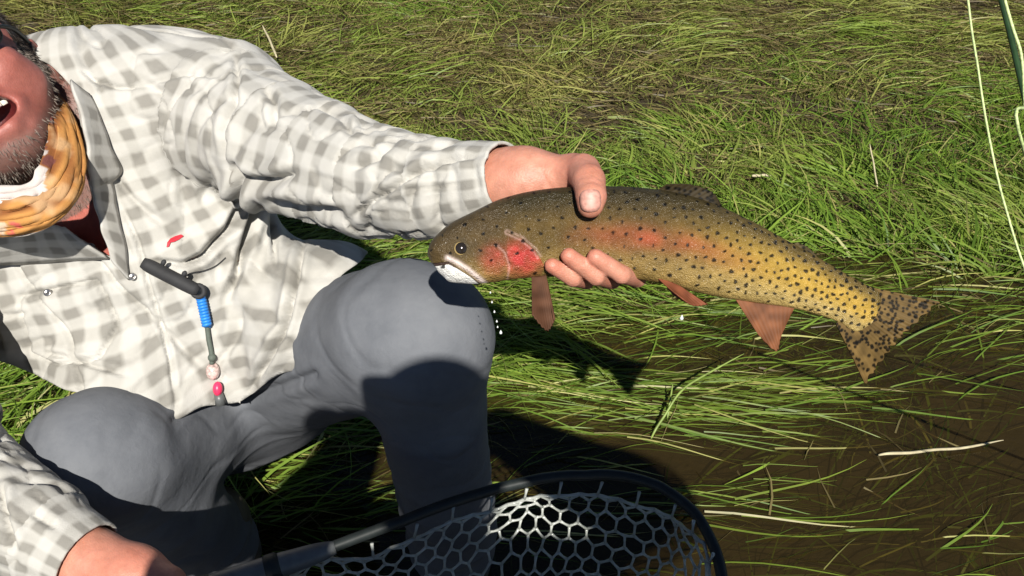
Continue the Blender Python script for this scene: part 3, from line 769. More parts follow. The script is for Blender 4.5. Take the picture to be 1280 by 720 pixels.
# ray onto the finished shirt, for trim that lies on the cloth
from mathutils.bvhtree import BVHTree
tri = np.concatenate([sf[:, :3], sf[:, [0, 2, 3]]])
bvh = BVHTree.FromPolygons([Vector(p) for p in sv], [tuple(map(int, t)) for t in tri])
def on_shirt(px, py, lift=0.002, dflt=1.0):
    d = unit(CF + CX * ((px - 640) / FPX) + CU * ((360 - py) / FPX))
    h = bvh.ray_cast(Vector(C0), Vector(d))
    if h[0] is None: return V(px, py, dflt)
    return np.array(h[0]) - d * lift
def ribbon(name, left, right, m, parent, lift=.004, thick=.003, n=30, w=9, bulge=.003, fold=0.0):
    """cloth strip between two image lines, laid on the shirt with thickness"""
    P3 = lambda q: V(*q) if len(q) == 3 else on_shirt(q[0], q[1], lift)
    A = smooth_poly([P3(q) for q in left], n); B = smooth_poly([P3(q) for q in right], n); vs = []; fb = []
    for i in range(n):
        for j in range(w):
            t = j / (w - 1)
            p = A[i] * (1 - t) + B[i] * t - CF * (bulge * math.sin(math.pi * t) + fold * math.sin(i * .55 + 2.5 * t) * math.sin(i * .21 + 1))
            vs.append(p); fb.append((np.linalg.norm(B[i] - A[i]) * t + .01, i * .0045, 0))
    fs = [(i * w + j, i * w + j + 1, i * w + w + j + 1, i * w + w + j) for i in range(n - 1) for j in range(w - 1)]
    o = mesh_obj(name, np.array(vs), fs, m, parent, attrs={'fab': np.array(fb)})
    md = o.modifiers.new('thickness', 'SOLIDIFY'); md.thickness = thick; md.offset = 0
    return o
# collar leaves and the turned-back front edge
ribbon('collar', [(88, 100, .985), (100, 140, .972), (108, 180, .972), (112, 215, .985), (116, 240, 1.0)], [(112, 118), (126, 150), (138, 182), (151, 213), (140, 226)], M['shirt'], shirt, bulge=.003, fold=.003)
ribbon('placket', [(112, 222, .995), (118, 255, 1.002), (128, 290, 1.015), (140, 325, 1.03)], [(139, 226), (146, 262), (155, 300), (161, 350)], M['shirt'], shirt, bulge=.004, fold=.003)
ribbon('collar', [(-40, 290, .985), (20, 288, .98), (58, 281, .985), (80, 284, 1.0)], [(-40, 330), (25, 330), (80, 326), (136, 323)], M['shirt'], shirt, bulge=.004, fold=.002)
def disc(c, n_, r, t, name, m, parent, dome=.4):
    n_ = unit(n_); s_ = unit(np.cross(n_, CX + .01 * CU)); u_ = np.cross(n_, s_); vs = []; K = 14
    prof = [(1, 0), (1, t), (.85, t * 1.25), (.5, t * (1.2 - dome)), (.0, t * (1.2 - dome))]
    for rr, hh in prof:
        for a in np.linspace(0, 2 * math.pi, K, endpoint=False): vs.append(c + n_ * hh + r * rr * (np.cos(a) * s_ + np.sin(a) * u_))
    fs = [(i * K + j, i * K + (j + 1) % K, i * K + K + (j + 1) % K, i * K + K + j) for i in range(4) for j in range(K)]
    return mesh_obj(name, np.array(vs), fs, m, parent)
for px, py in [(88, 315), (166, 346), (60, 366)]:
    disc(on_shirt(px, py, .003), -CF + .2 * CU, .0045, .0022, 'snap_button', M['steel'], shirt)
# small red stitched emblem
em = [(208, 309), (209, 303), (213, 298), (219, 295), (226, 293), (229, 295), (224, 299), (218, 302), (213, 303), (211, 308)]
ev = [on_shirt(x_, y_, .0025) for x_, y_ in em]; ev += [p + CF * .003 for p in ev]; K = len(em)
mesh_obj('emblem', np.array(ev), [tuple(range(K))] + [(i, (i + 1) % K, K + (i + 1) % K, K + i) for i in range(K)], M['red'], shirt, smooth=False)

# trousers ---------------------------------------------------------------
tp = [ell(V(300, 485, 1.40), TAX, (.17, .11, .13), .03)]
for i, (l, kn_, an) in enumerate(zip(LEGS, KNEE, ANK)):
    tp += chain(l, .04)
    tp += [cap(kn_, an + np.array([0, 0, .02]), .074, .058, .03)]
tv, tf = surfnet(tp, 0.004)
tn = normals(tv, tf); tpix = proj(tv); tfc = sstep(-.1, .3, -(tn @ CF))
tr1 = 1 - np.abs(vnoise(np.stack([tv[:, 0] * 11 + tv[:, 2] * 9, tv[:, 1] * 7, tv[:, 2] * 13 - tv[:, 0] * 8], 1) + 2))
td = -.0012 * sstep(.90, 1, tr1) + .0035 * vnoise(tv * 6) + .0011 * vnoise(np.stack([tv[:, 0] * 34 + tv[:, 2] * 22, tv[:, 1] * 14, tv[:, 2] * 36 - tv[:, 0] * 18], 1))
for ln, w_, dp in [([(215, 525), (240, 505), (260, 498)], 4, .006), ([(300, 495), (330, 490), (390, 470)], 5, .006)]:
    d_, t_ = polydist(tpix, ln); td += tfc * (-dp * np.exp(-(d_ / w_) ** 2) + .4 * dp * np.exp(-((d_ - 2.4 * w_) / (1.6 * w_)) ** 2))
lowz = sstep(.40, .1, tv[:, 2]); td += .008 * (1 - np.abs(vnoise(np.stack([tv[:, 0] * 8, tv[:, 1] * 8, tv[:, 2] * 26], 1)))) * lowz
mesh_obj('trousers', tv + tn * td[:, None], tf, M['trouser'], man)

# wading boots
for kn_, an in zip(KNEE, ANK):
    toe = an + np.array([-0.012, -0.15, -0.035])
    v, f = surfnet([cap(an + np.array([0, .01, .06]), an + np.array([0, .02, -.03]), .056, .050, .02), cap(an + np.array([0, .02, -.035]), toe, .048, .040, .02), cap(an + np.array([0, -.03, .0]), toe, .046, .036, .02)], .005)
    v[:, 2] = np.maximum(v[:, 2], an[2] - .075)
    mesh_obj('boot', v + normals(v, f) * (.002 * vnoise(v * 40))[:, None], f, M['boot'], man)

# neck gaiter ---------------------------------------------------------------
def gaiter_ring(pts, width, seed, n=170, W=40):
    ring = np.array([V(*p) for p in pts]); K = len(ring); ext = np.concatenate([ring[-2:], ring, ring[:3]])
    t = np.linspace(0, K, n, endpoint=False); i0 = t.astype(int); fr_ = (t - i0)[:, None]
    p0, p1, p2, p3 = ext[i0 + 1], ext[i0 + 2], ext[i0 + 3], ext[i0 + 4]
    path = .5 * (2 * p1 + (p2 - p0) * fr_ + (2 * p0 - 5 * p1 + 4 * p2 - p3) * fr_ ** 2 + (3 * p1 - p0 - 3 * p2 + p3) * fr_ ** 3)
    cen = path.mean(0); tang = np.roll(path, -1, 0) - np.roll(path, 1, 0); vs = []
    U = np.repeat(np.arange(n) / n, W); S = np.tile(np.linspace(0, 1, W), n)
    an = U * 2 * math.pi
    rr_ = np.stack([np.cos(an) * 1.25, np.sin(an) * 1.25, S * 5.4 + seed], 1)
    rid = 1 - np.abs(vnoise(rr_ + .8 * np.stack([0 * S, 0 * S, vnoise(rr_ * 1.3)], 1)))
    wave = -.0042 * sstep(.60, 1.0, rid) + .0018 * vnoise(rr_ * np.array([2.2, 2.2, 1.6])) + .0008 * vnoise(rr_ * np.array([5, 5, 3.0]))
    for i in range(n):
        tt = unit(tang[i]); out = cen - path[i]; out = -unit(out - tt * (out @ tt)); up = unit(np.cross(out, tt)); up = up if up @ HU > 0 else -up
        s_ = np.linspace(0, 1, W); w_ = wave[i * W:(i + 1) * W]
        pr = .007 * np.sin(math.pi * s_ * .95) - .012 * s_ ** 2 + w_
        vs.append(path[i] + out[None] * pr[:, None] + up[None] * ((s_ - .4) * width * (1 + .18 * math.sin(i * .19 + seed)))[:, None])
    idx = np.arange(n * W).reshape(n, W)
    gf = np.stack([idx[:, :-1], np.roll(idx, -1, 0)[:, :-1], np.roll(idx, -1, 0)[:, 1:], idx[:, 1:]], -1).reshape(-1, 4)
    return np.concatenate(vs), gf, S, rid
G1 = [(62, 108, 1.04), (84, 150, 1.0), (96, 195, .965), (89, 238, .935), (64, 266, .915), (22, 281, .905), (-30, 283, .905), (-85, 262, .92), (-112, 212, .95), (-115, 150, 1.0), (-95, 105, 1.05), (-20, 85, 1.09), (40, 88, 1.07)]
G2 = [(58, 118, 1.02), (76, 155, .985), (84, 192, .955), (74, 228, .93), (50, 248, .915), (15, 260, .905), (-30, 262, .905), (-75, 248, .915), (-98, 205, .945), (-100, 150, .99), (-85, 112, 1.04), (-20, 95, 1.07), (36, 98, 1.05)]
g1, f1, s1, r1 = gaiter_ring(G1, .031, 2.0); g2, f2, s2, r2 = gaiter_ring(G2, .030, 7.0)
def gcolor(v, s_, r_, inner):
    gn = vnoise(v * 48) + .5 * vnoise(v * 110); l = (v - HC) @ HAX.T
    c = pick((.52, .25, .075), (.24, .09, .03), sstep(.5, .92, r_))  # fold grooves painted darker, their shade put into the cloth colour
    c = c + (np.array([.60, .40, .22]) - c) * (sstep(.1, .6, gn) * .6)[:, None]
    pxs = proj(v)[:, 0]
    fw = sstep(70, 50, pxs + 10 * gn) if inner else sstep(40, 15, pxs) * sstep(.75, .5, s_)
    c = np.where(((fw > .5) & (gn > (.05 if inner else -.15)))[:, None], np.array([.56, .50, .47]) if inner else np.array([.58, .43, .31]), c)
    c = np.where(((fw > .5) & (gn < (-.1 if inner else -.5)))[:, None], np.array([.17, .06, .05]) if inner else np.array([.60, .13, .10]), c)
    return np.where((s_ < .06)[:, None], np.array([.52, .47, .42]), c)
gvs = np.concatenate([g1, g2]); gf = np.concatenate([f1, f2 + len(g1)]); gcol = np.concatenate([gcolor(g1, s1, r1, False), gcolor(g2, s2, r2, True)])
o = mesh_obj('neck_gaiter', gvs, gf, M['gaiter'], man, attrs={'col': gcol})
md = o.modifiers.new('thickness', 'SOLIDIFY'); md.thickness = .0025

# sunglasses
sg = empty('sunglasses', H(0, .02, .10)); tag(sg, 'dark wraparound sunglasses on the bearded man\'s face', 'sunglasses')
for s_ in (-1, 1):
    vs = []; nu, nv_ = 14, 9
    for i in range(nu):
        for j in range(nv_):
            a = -1 + 2 * i / (nu - 1); b = -1 + 2 * j / (nv_ - 1); sq = math.sqrt(max(0, 1 - .5 * b * b)); a2 = a * sq; b2 = b * math.sqrt(max(0, 1 - .5 * a * a))
            x_ = s_ * (.034 + .027 * a2); vs.append(H(x_, .022 + .021 * b2 - .003 * a2, .106 - 8.2 * x_ * x_ * 1.0))
    fs = [(i * nv_ + j, i * nv_ + j + 1, i * nv_ + nv_ + j + 1, i * nv_ + nv_ + j) for i in range(nu - 1) for j in range(nv_ - 1)]
    o = mesh_obj('lens', np.array(vs), fs, M['glass'], sg); md = o.modifiers.new('t', 'SOLIDIFY'); md.thickness = .002
    rim = [H(s_ * (.034 + .0275 * math.cos(a)), .022 + .0215 * math.sin(a) - .003 * math.cos(a), .106 - 8.2 * (.034 + .0275 * math.cos(a)) ** 2) for a in np.linspace(0, 2 * math.pi, 28, endpoint=False)]
    v, f = tube(rim, .0016, 6, True); mesh_obj('rim', v, f, M['frame'], sg)
    v, f = tube(smooth_poly([H(s_ * .061, .024, .075), H(s_ * .074, .026, .045), H(s_ * .080, .024, .0), H(s_ * .082, .012, -.03)], 14), .0024, 6); mesh_obj('temple', v, f, M['frame'], sg)
v, f = tube(smooth_poly([H(-.009, .026, .104), H(0, .031, .109), H(.009, .026, .104)], 8), .002, 6); mesh_obj('bridge', v, f, M['frame'], sg)

# ------------------------------------------------------------------ the trout
FD = 0.76
fish = empty('trout', V(740, 292, FD))
tag(fish, 'spotted trout with pink side and red cheek gripped in the man\'s hand', 'fish')
AX = np.array([(536, 322, 3, 7), (540, 320, 11, 23), (548, 317, 20, 34), (560, 314, 28, 41), (580, 309, 36, 47), (605, 305, 44, 49), (640, 299, 53, 50), (680, 295, 58, 51), (730, 292, 59, 52),
               (790, 293, 59, 55), (840, 300, 59, 56), (880, 310, 56, 56), (920, 322, 50, 53), (960, 336, 43, 45), (1000, 350, 36, 37), (1035, 365, 31, 31), (1062, 378, 29, 28), (1084, 390, 29, 28), (1094, 396, 14, 12)], float)
NL, NR = 620, 300
cl = smooth_poly(AX, NL); tg = np.gradient(cl[:, :2], axis=0); tg /= np.linalg.norm(tg, axis=1)[:, None]
nr = np.stack([tg[:, 1], -tg[:, 0]], 1)                    # towards the back of the fish, in the image plane
th = np.linspace(0, 2 * math.pi, NR, endpoint=False)
px2 = FD / FPX
su = np.sin(th); co = np.cos(th)
hh = np.where(su[None] > 0, cl[:, 2:3], cl[:, 3:4]) * su[None]
hh = hh * (1 - .03 * np.abs(co[None]))
wid = (cl[:, 2] + cl[:, 3]) * .5; wf = np.interp(cl[:, 0], [536, 600, 700, 900, 1030, 1084, 1094], [.72, .60, .53, .50, .42, .22, .12])
zz = (wid * wf)[:, None] * np.sign(co)[None] * np.abs(co[None]) ** .85
X2 = cl[:, 0:1] + nr[:, 0:1] * hh; Y2 = cl[:, 1:2] + nr[:, 1:2] * hh
fx, fy, fz = X2.ravel(), Y2.ravel(), zz.ravel()
q2 = np.stack([fx, fy], 1); vv_ = (hh / np.where(hh > 0, cl[:, 2:3], cl[:, 3:4])).ravel()   # -1 belly .. 1 back
lx = np.repeat(cl[:, 0], NR)
# relief: gill cover, cheek plate, jaw bone, mouth
GILL = [(634, 292), (652, 300), (668, 314), (680, 333), (676, 345), (662, 352)]
CHEEK = [(622, 308), (632, 318), (637, 334), (634, 350)]
MAXI = [(561, 323), (572, 328), (586, 337), (598, 347), (606, 354)]
dg, tg_ = polydist(q2, GILL); dc, tc = polydist(q2, CHEEK); dm, tm = polydist(q2, MAXI)
gill_in = inpoly(q2, [(536, 250), (610, 280)] + GILL + [(600, 400), (536, 400)])
rel = 2.2 * gill_in * sstep(60, 0, dg) * sstep(-.1, .3, 1 - np.abs(vv_) * .6) - 1.8 * np.exp(-(dg / 1.6) ** 2) - .8 * np.exp(-(dc / 1.5) ** 2) + 1.4 * np.exp(-(dm / 2.6) ** 2)
MOUTH = [(534, 331), (548, 331), (562, 328), (576, 336), (590, 345), (602, 355)]
dmo, _ = polydist(q2, MOUTH); rel -= 2.6 * np.exp(-((dmo - 1) / 1.8) ** 2) * (fy > np.interp(fx, [534, 562, 602], [331, 329, 356]) - 1)
EYE = (578, 311); de = np.hypot(fx - EYE[0], fy - EYE[1]); rel -= 1.6 * np.exp(-(de / 8) ** 2)
rel *= sstep(1.0, .55, np.abs(vv_)) ** .5
fz = fz + np.sign(np.tile(co, NL)) * rel
fverts = C0 + CF * (FD - fz * px2)[:, None] + CX * ((fx - 640) * px2)[:, None] + CU * ((360 - fy) * px2)[:, None]
idx = np.arange(NL * NR).reshape(NL, NR)
ff_ = np.stack([idx[:-1], idx[1:], np.roll(idx, -1, 1)[1:], np.roll(idx, -1, 1)[:-1]], -1).reshape(-1, 4)
# colours of the living fish
nz = vnoise(np.stack([fx / 26, fy / 20, 0 * fx], 1)); nz2 = vnoise(np.stack([fx / 7, fy / 6, 0 * fx + 4], 1))
tail = sstep(800, 1010, lx)
back = pick((.032, .025, .010), (.105, .072, .019), tail)
flank = pick((.098, .063, .019), (.40, .255, .045), tail)
belly = pick((.22, .145, .045), (.36, .26, .09), tail)
v1 = vv_ + .05 * nz
c_ = np.where((v1 > 0)[:, None], flank + (back - flank) * sstep(.12, .85, v1)[:, None], flank + (belly - flank) * sstep(-.1, -.75, v1)[:, None])
pinkw = np.exp(-((vv_ + .10 + .02 * nz) / .24) ** 2) * sstep(690, 760, fx) * sstep(985, 850, fx) * (.65 + .35 * nz)
c_ = c_ + (np.array([.40, .085, .040]) - c_) * np.clip(pinkw * .8, 0, 1)[:, None]
hd = sstep(655, 610, fx)
c_ = c_ + (np.array([.070, .047, .021]) - c_) * (hd * sstep(-.9, .1, vv_) * .7)[:, None]
rd = np.exp(-(((fx - 654) / 29) ** 2 + ((fy - 323) / 22) ** 2) ** 1.6) * np.where(fx > 634, .95, .6) * gill_in
rd = np.maximum(rd, .6 * np.exp(-(((fx - 620) / 18) ** 2 + ((fy - 326) / 18) ** 2) ** 1.5))
c_ = c_ + (np.array([.40, .040, .036]) - c_) * np.clip(rd * (.9 + .25 * nz2), 0, 1)[:, None]
c_ = c_ + (np.array([.75, .50, .44]) - c_) * (np.exp(-(dc / 1.3) ** 2) * .30 + np.exp(-((dg - 2) / 1.3) ** 2) * .30 * (tg_ < .5))[:, None]
c_ = c_ + (np.array([.72, .60, .56]) - c_) * np.clip(np.exp(-(dm / 3.0) ** 2) * .95, 0, 1)[:, None]
jaw = (fy > np.interp(fx, [530, 548, 562, 576, 590, 602, 625], [333, 333, 331, 338, 347, 356, 375])) & (fx < 612)
c_ = np.where(jaw[:, None], np.array([.70, .69, .66])[None] * (1 + .08 * nz[:, None]), c_)
c_ = np.where((((dmo < 2.0) & (fy > np.interp(fx, [534, 562, 602], [331, 330, 357]) - 2)) | False)[:, None] & (fx < 600)[:, None], np.array([.05, .03, .025]), c_)
c_ = c_ * (1 + .12 * nz2[:, None])
c_ = c_ + (np.array([.06, .05, .03]) - c_) * (np.exp(-(de / 11) ** 2) * .6)[:, None]
# black spots, thicker towards the tail
sp = []; tries = 0; cells = {}
while tries < 26000 and len(sp) < 1100:
    tries += 1
    i = random.randrange(NL); a = random.uniform(-.92, .98)
    x_, y_ = cl[i, 0], cl[i, 1]
    sx = x_ + nr[i, 0] * (cl[i, 2] if a > 0 else cl[i, 3]) * a; sy = y_ + nr[i, 1] * (cl[i, 2] if a > 0 else cl[i, 3]) * a
    if x_ < 600 and random.random() < .93: continue
    dn = np.interp(x_, [600, 700, 850, 950, 1040, 1084], [.12, .34, .62, .9, 1, 1]) * np.interp(a, [-.9, -.45, -.1, .3, .8], [.02 + .9 * (x_ > 940), .12 + .85 * (x_ > 900), .55, .9, 1])
    if random.random() > dn: continue
    mind = np.interp(x_, [600, 760, 900, 1000, 1084], [17, 13, 9.6, 8.0, 7.2])
    if any((sx - q[0]) ** 2 + (sy - q[1]) ** 2 < mind * mind for q in sp): continue
    sp.append((sx, sy, random.uniform(1.6, 2.6) * np.interp(x_, [600, 1000], [1.0, 1.2]), random.uniform(0, 3.14), random.uniform(.6, 1.0)))
spw = np.zeros(len(fx))
for (sx, sy, r_, an, asp) in sp:
    k = np.where((np.abs(fx - sx) < 6) & (np.abs(fy - sy) < 6))[0]
    dx, dy = fx[k] - sx, fy[k] - sy
    a_ = dx * math.cos(an) + dy * math.sin(an); b_ = -dx * math.sin(an) + dy * math.cos(an)
    ang = np.arctan2(b_, a_); wob = 1 + .12 * np.sin(2 * ang + an * 5) + .12 * np.sin(3 * ang + an * 11)
    spw[k] = np.maximum(spw[k], sstep(1.25, .75, np.sqrt((a_ / r_) ** 2 + (b_ / (r_ * asp)) ** 2) / wob))
c_ = c_ * (1 - .93 * spw[:, None])
mesh_obj('body', fverts, ff_, M['fish'], fish, attrs={'col': np.clip(c_, 0, 1)})
# eyes
for sgn in (1, -1):
    i = np.argmin(np.hypot(fx - EYE[0], fy - EYE[1]) + 1e3 * (np.sign(np.tile(co, NL)) != sgn))
    ec = fverts[i] + CF * sgn * .0012; nn_ = -CF * sgn
    def dome(r, h, nm, m, parent, off):
        s_ = CX; u_ = np.cross(nn_, s_); vs = []
        for k in range(7):
            e = k / 6 * math.pi / 2
            for a in np.linspace(0, 2 * math.pi, 18, endpoint=False): vs.append(ec + nn_ * (off + h * math.sin(e)) + r * math.cos(e) * (math.cos(a) * s_ + math.sin(a) * u_))
        fs = [(k * 18 + j, k * 18 + (j + 1) % 18, k * 18 + 18 + (j + 1) % 18, k * 18 + 18 + j) for k in range(6) for j in range(18)]
        return mesh_obj(nm, np.array(vs), fs, m, parent)
    e_o = dome(.0068, .0026, 'eye', M['iris'], fish, 0)
    dome(.0054, .0024, 'pupil', M['eye'], e_o, .0009)
def fin(name, base, tip, col, nu=36, nv=26, dz=(0, 0), spots=0, rays=14, curl=0.004, ragged=2.0, spotr=2.2):
    """a fin between its root line and its outer edge (photo pixels), with rays, set dz metres off the fish's mid plane at root and edge"""
    A = smooth_poly(base, nu); B = smooth_poly(tip, nu); U = np.linspace(0, 1, nu)[:, None]; T = np.linspace(0, 1, nv)[None]
    rg = 1 + .03 * np.sin(U * 60) * ragged * .3
    Xp = A[:, 0:1] + (B[:, 0:1] - A[:, 0:1]) * T * rg; Yp = A[:, 1:2] + (B[:, 1:2] - A[:, 1:2]) * T * rg
    Z = dz[0] + (dz[1] - dz[0]) * T + .0002 * np.sin(U * rays * 2 * math.pi) * (.3 + .7 * T) + curl * np.sin(U * 4 + 1) * T * T
    x_, y_, z_ = Xp.ravel(), Yp.ravel(), Z.ravel()
    vs = C0 + CF * (FD - z_)[:, None] + CX * ((x_ - 640) * px2)[:, None] + CU * ((360 - y_) * px2)[:, None]
    cc = np.asarray(col)[None] * (1 + .05 * np.sin((U * rays * 2 * math.pi) + 0 * T)).ravel()[:, None] * (.85 + .3 * vnoise(np.stack([x_ / 9, y_ / 9, 0 * x_], 1)))[:, None]
    if spots:
        for _ in range(spots):
            i, j = random.randrange(nu), random.randrange(nv); r_ = random.uniform(.7, 1.15) * spotr
            w_ = sstep(1.25, .7, np.hypot(x_ - Xp[i, j], y_ - Yp[i, j]) / r_); cc = cc * (1 - .9 * w_[:, None])
    idx = np.arange(nu * nv).reshape(nu, nv); fs = np.stack([idx[:-1, :-1], idx[1:, :-1], idx[1:, 1:], idx[:-1, 1:]], -1).reshape(-1, 4)
    o = mesh_obj(name, vs, fs, M['fin'], fish, attrs={'col': np.clip(cc, 0, 1)})
    md = o.modifiers.new('thickness', 'SOLIDIFY'); md.thickness = .0011; md.offset = 0
    return o
fin('tail_fin', [(1082, 358), (1077, 372), (1068, 385), (1058, 395), (1044, 404)], [(1170, 377), (1140, 403), (1121, 425), (1106, 448), (1084, 480)], (.20, .125, .040), 150, 110, (0, .0), 230, 22, .006, 3)
fin('dorsal_fin', [(815, 242), (845, 244), (872, 250), (893, 258)], [(832, 231), (862, 231), (890, 240), (903, 258)], (.050, .036, .016), 60, 30, (0, .001), 30, 12, .002)
fin('adipose_fin', [(985, 309), (995, 313), (1004, 317)], [(996, 303), (1012, 311), (1027, 327)], (.13, .10, .045), 24, 16, (0, 0), 8, 3, .001)
fin('pelvic_fin', [(820, 348), (834, 352), (848, 358)], [(838, 366), (860, 381), (880, 380)], (.30, .10, .05), 36, 26, (.008, .018), 0, 9, .003)
fin('pelvic_fin', [(830, 350), (842, 354), (852, 358)], [(846, 370), (866, 380), (884, 376)], (.30, .12, .07), 36, 26, (-.010, -.016), 0, 9, .003)
fin('anal_fin', [(918, 372), (945, 378), (975, 378), (996, 380)], [(946, 418), (968, 438), (976, 420), (992, 386)], (.27, .105, .047), 48, 34, (0, .002), 0, 12, .003)
fin('pectoral_fin', [(664, 346), (672, 346), (682, 344)], [(664, 392), (682, 411), (692, 398)], (.15, .07, .04), 36, 40, (.013, .028), 0, 10, .004)

# drips falling from the fish's jaw
for i, (px, py, r) in enumerate([(613, 366, .0010), (615, 378, .0011), (618, 390, .0012), (621, 402, .0012), (626, 416, .0018), (852, 398, .0024), (622, 409, .0010)]):
    c = V(px, py, FD - .01); r *= .72; v, f = tube([c + np.array([0, 0, z]) for z in (r * 2.2, r * 1.5, r * .6, 0, -r * .6, -r)], [r * .12, r * .4, r * .85, r, r * .8, r * .1], 10)
    o = mesh_obj('water_drop', v, f, M['drop'])  # opaque near-white drops, the bright glint of water painted as base colour
    tag(o, 'clear falling drop of water below the trout\'s pink pelvic fin' if px > 800 else ('topmost', 'second highest', 'third highest', 'fourth highest', 'large lowest', '', 'fifth highest')[i] + ' drop in the drip falling from the trout\'s white jaw', 'water drop', 'drops dripping from the trout')

# ------------------------------------------------------------------ landing net
net = empty('landing_net', G(640, 720, .41))
tag(net, 'black hoop landing net with clear honeycomb rubber mesh', 'landing net')
NZ = .41
hp = [G(352, 708, NZ), G(420, 682, NZ), G(500, 652, NZ), G(570, 626, NZ), G(640, 606, NZ), G(705, 595, NZ), G(770, 594, NZ), G(825, 609, NZ), G(868, 642, NZ), G(895, 690, NZ), G(905, 740, NZ)]
hp = [p.copy() for p in hp]
low = [np.array([.205, .50, NZ]), np.array([.17, .445, NZ]), np.array([.10, .41, NZ]), np.array([.02, .40, NZ]), np.array([-.08, .42, NZ]), np.array([-.17, .46, NZ]), np.array([-.225, .50, NZ])]
ctl = hp + low; K = len(ctl)
ext = np.array(ctl[-2:] + ctl + ctl[:3])
def hoop(n):
    t = np.linspace(0, K, n, endpoint=False); i = t.astype(int); f = (t - i)[:, None]
    p0, p1, p2, p3 = ext[i + 1], ext[i + 2], ext[i + 3], ext[i + 4]
    return .5 * (2 * p1 + (p2 - p0) * f + (2 * p0 - 5 * p1 + 4 * p2 - p3) * f ** 2 + (3 * p1 - p0 - 3 * p2 + p3) * f ** 3)
v, f = tube(hoop(140) + .0008 * vnoise(hoop(140) * 60)[:, None], .0062, 12, True); mesh_obj('hoop', v, f, M['frame'], net)
v, f = tube(smooth_poly([HA - HT * .16, HA - HT * .02, HA + HT * .12, HB - HT * .02, HB + HT * .02], 26), np.interp(np.linspace(0, 1, 26), [0, .6, .85, 1], [.0145, .0135, .011, .007]), 14); mesh_obj('handle', v, f, M['handle'], net)
for q_ in (.62, .80):
    c = HA - HT * .16 + (HB - HA + HT * .18) * q_; v, f = tube([c, c + HT * .004, c + HT * .014, c + HT * .018], [.0125, .0150, .0150, .0125], 14); mesh_obj('collar', v, f, M['frame'], net)
# honeycomb bag
NC, ROWS = 50, 17
rim_ = hoop(NC * 40); cl_ = np.concatenate([[0], np.cumsum(np.linalg.norm(np.diff(rim_, axis=0), axis=1))]); tot = cl_[-1] + np.linalg.norm(rim_[0] - rim_[-1])
nc_ = rim_.mean(0)
def bag(u, s):
    """u turns round the hoop, s 0 rim .. 1 bottom"""
    d = (u % 1) * tot; k = min(int(np.searchsorted(cl_, d)), len(rim_) - 1); p = rim_[k]
    o = p - nc_; sc = math.cos(min(1, s * 1.0) * math.pi / 2) ** .75
    nzv = vnoise(np.array([[p[0] * 14, p[1] * 14, s * 4]]))[0]; nz_ = vnoise(np.array([[p[0] * 20 + 7, p[1] * 20, s * 5 + 3]]))[0]
    hump = .030 * math.exp(-((u % 1 - .235) / .035) ** 2) * math.exp(-((s - .14) / .12) ** 2) + .022 * math.exp(-((u % 1 - .46) / .03) ** 2) * math.exp(-((s - .12) / .1) ** 2)
    q = nc_ + o * (sc * (.965 - .10 * s * (1 - s))) + np.array([.008 * nz_, .008 * nzv, -.012 - .24 * math.sin(s * math.pi / 2) + .010 * nzv * (1 - s) + hump])
    q[1] -= .10 * s ** 1.2
    return q
def strand(p, q, r, mb):
    v, f = tube([p, (p + q) / 2 + np.array([0, 0, -.0006]), q], [r * 1.35, r * .9, r * 1.35], 6); mb.add(v, f)
nb_ = MB(); node = {}
smap = lambda r: (r / ROWS) ** 1.05 * .97
for r in range(ROWS * 2 + 1):
    for i in range(NC):
        row, part = divmod(r, 2)
        node[(r, i)] = bag((i + .5 * (row % 2)) / NC, smap(row + (.62 if part else 0))) + rng.normal(0, .0010, 3)
for row in range(ROWS):
    for i in range(NC):
        top, bot = node[(2 * row, i)], node[(2 * row + 1, i)]
        if row: strand(top, bot, .0015, nb_)
        elif i % 2 == 0: strand(bag((i + .1) / NC, -.0) + np.array([0, 0, .010]), bot, .0015, nb_)
        if row + 1 < ROWS:
            for dlt in ((0, -1) if row % 2 == 0 else (0, 1)):
                strand(bot, node[(2 * row + 2, (i + dlt) % NC)], .0015, nb_)
        if row == 0: strand(bot, node[(1, (i + 1) % NC)], .0018, nb_)
nb_.build('mesh_bag', M['rubber'], net)

# ------------------------------------------------------------------ tool hanging on the shirt
tool = empty('tool_tether', on_shirt(250, 365)); tag(tool, 'black foam grip with blue cord and pink bead clipped on the shirt front', 'lanyard')
a, b = on_shirt(178, 328, .012), on_shirt(248, 364, .014)
pts = [a + (b - a) * t for t in np.linspace(0, 1, 14)]
v, f = tube(pts, [.0062, .0078, .0082] + [.0084] * 8 + [.0082, .0078, .0060], 14); mesh_obj('grip', v, f, M['black'], tool)
for px, py in [(203, 331), (229, 345)]:
    c = V(px, py, (a - C0) @ CF - .004); v, f = tube([c, c + CU * .004 + CX * .002, c + CU * .006 + CX * .003], [.0026, .0030, .0012], 8); mesh_obj('knob', v, f, M['black'], tool)
c = b; v, f = tube([c + (-CX * .2 - CU) * .0 + .007 * np.array([math.cos(t), 0, 0]) + CU * .007 * math.sin(t) for t in np.linspace(0, 2 * math.pi, 18, endpoint=False)], .0030, 8, True); mesh_obj('ring', v, f, M['black'], tool)
v, f = tube(smooth_poly([on_shirt(x_, y_, .003) for x_, y_ in [(229, 346), (240, 341), (256, 338), (270, 332), (282, 322)]], 30), .0006, 6); mesh_obj('retractor_cord', v, f, M['black'], tool)
p1, p2 = on_shirt(251, 372, .010), on_shirt(259, 408, .010)
hx = [p1 + (p2 - p1) * t + .0042 * (math.cos(t * 62) * unit(np.cross(p2 - p1, CF)) - math.sin(t * 62) * CF) for t in np.linspace(0, 1, 120)]
v, f = tube(hx, .0022, 6); mesh_obj('cord_wrap', v, f, M['blue'], tool)
v, f = tube([p1, (p1 + p2) / 2, p2], .0038, 8); mesh_obj('core', v, f, M['blue'], tool)
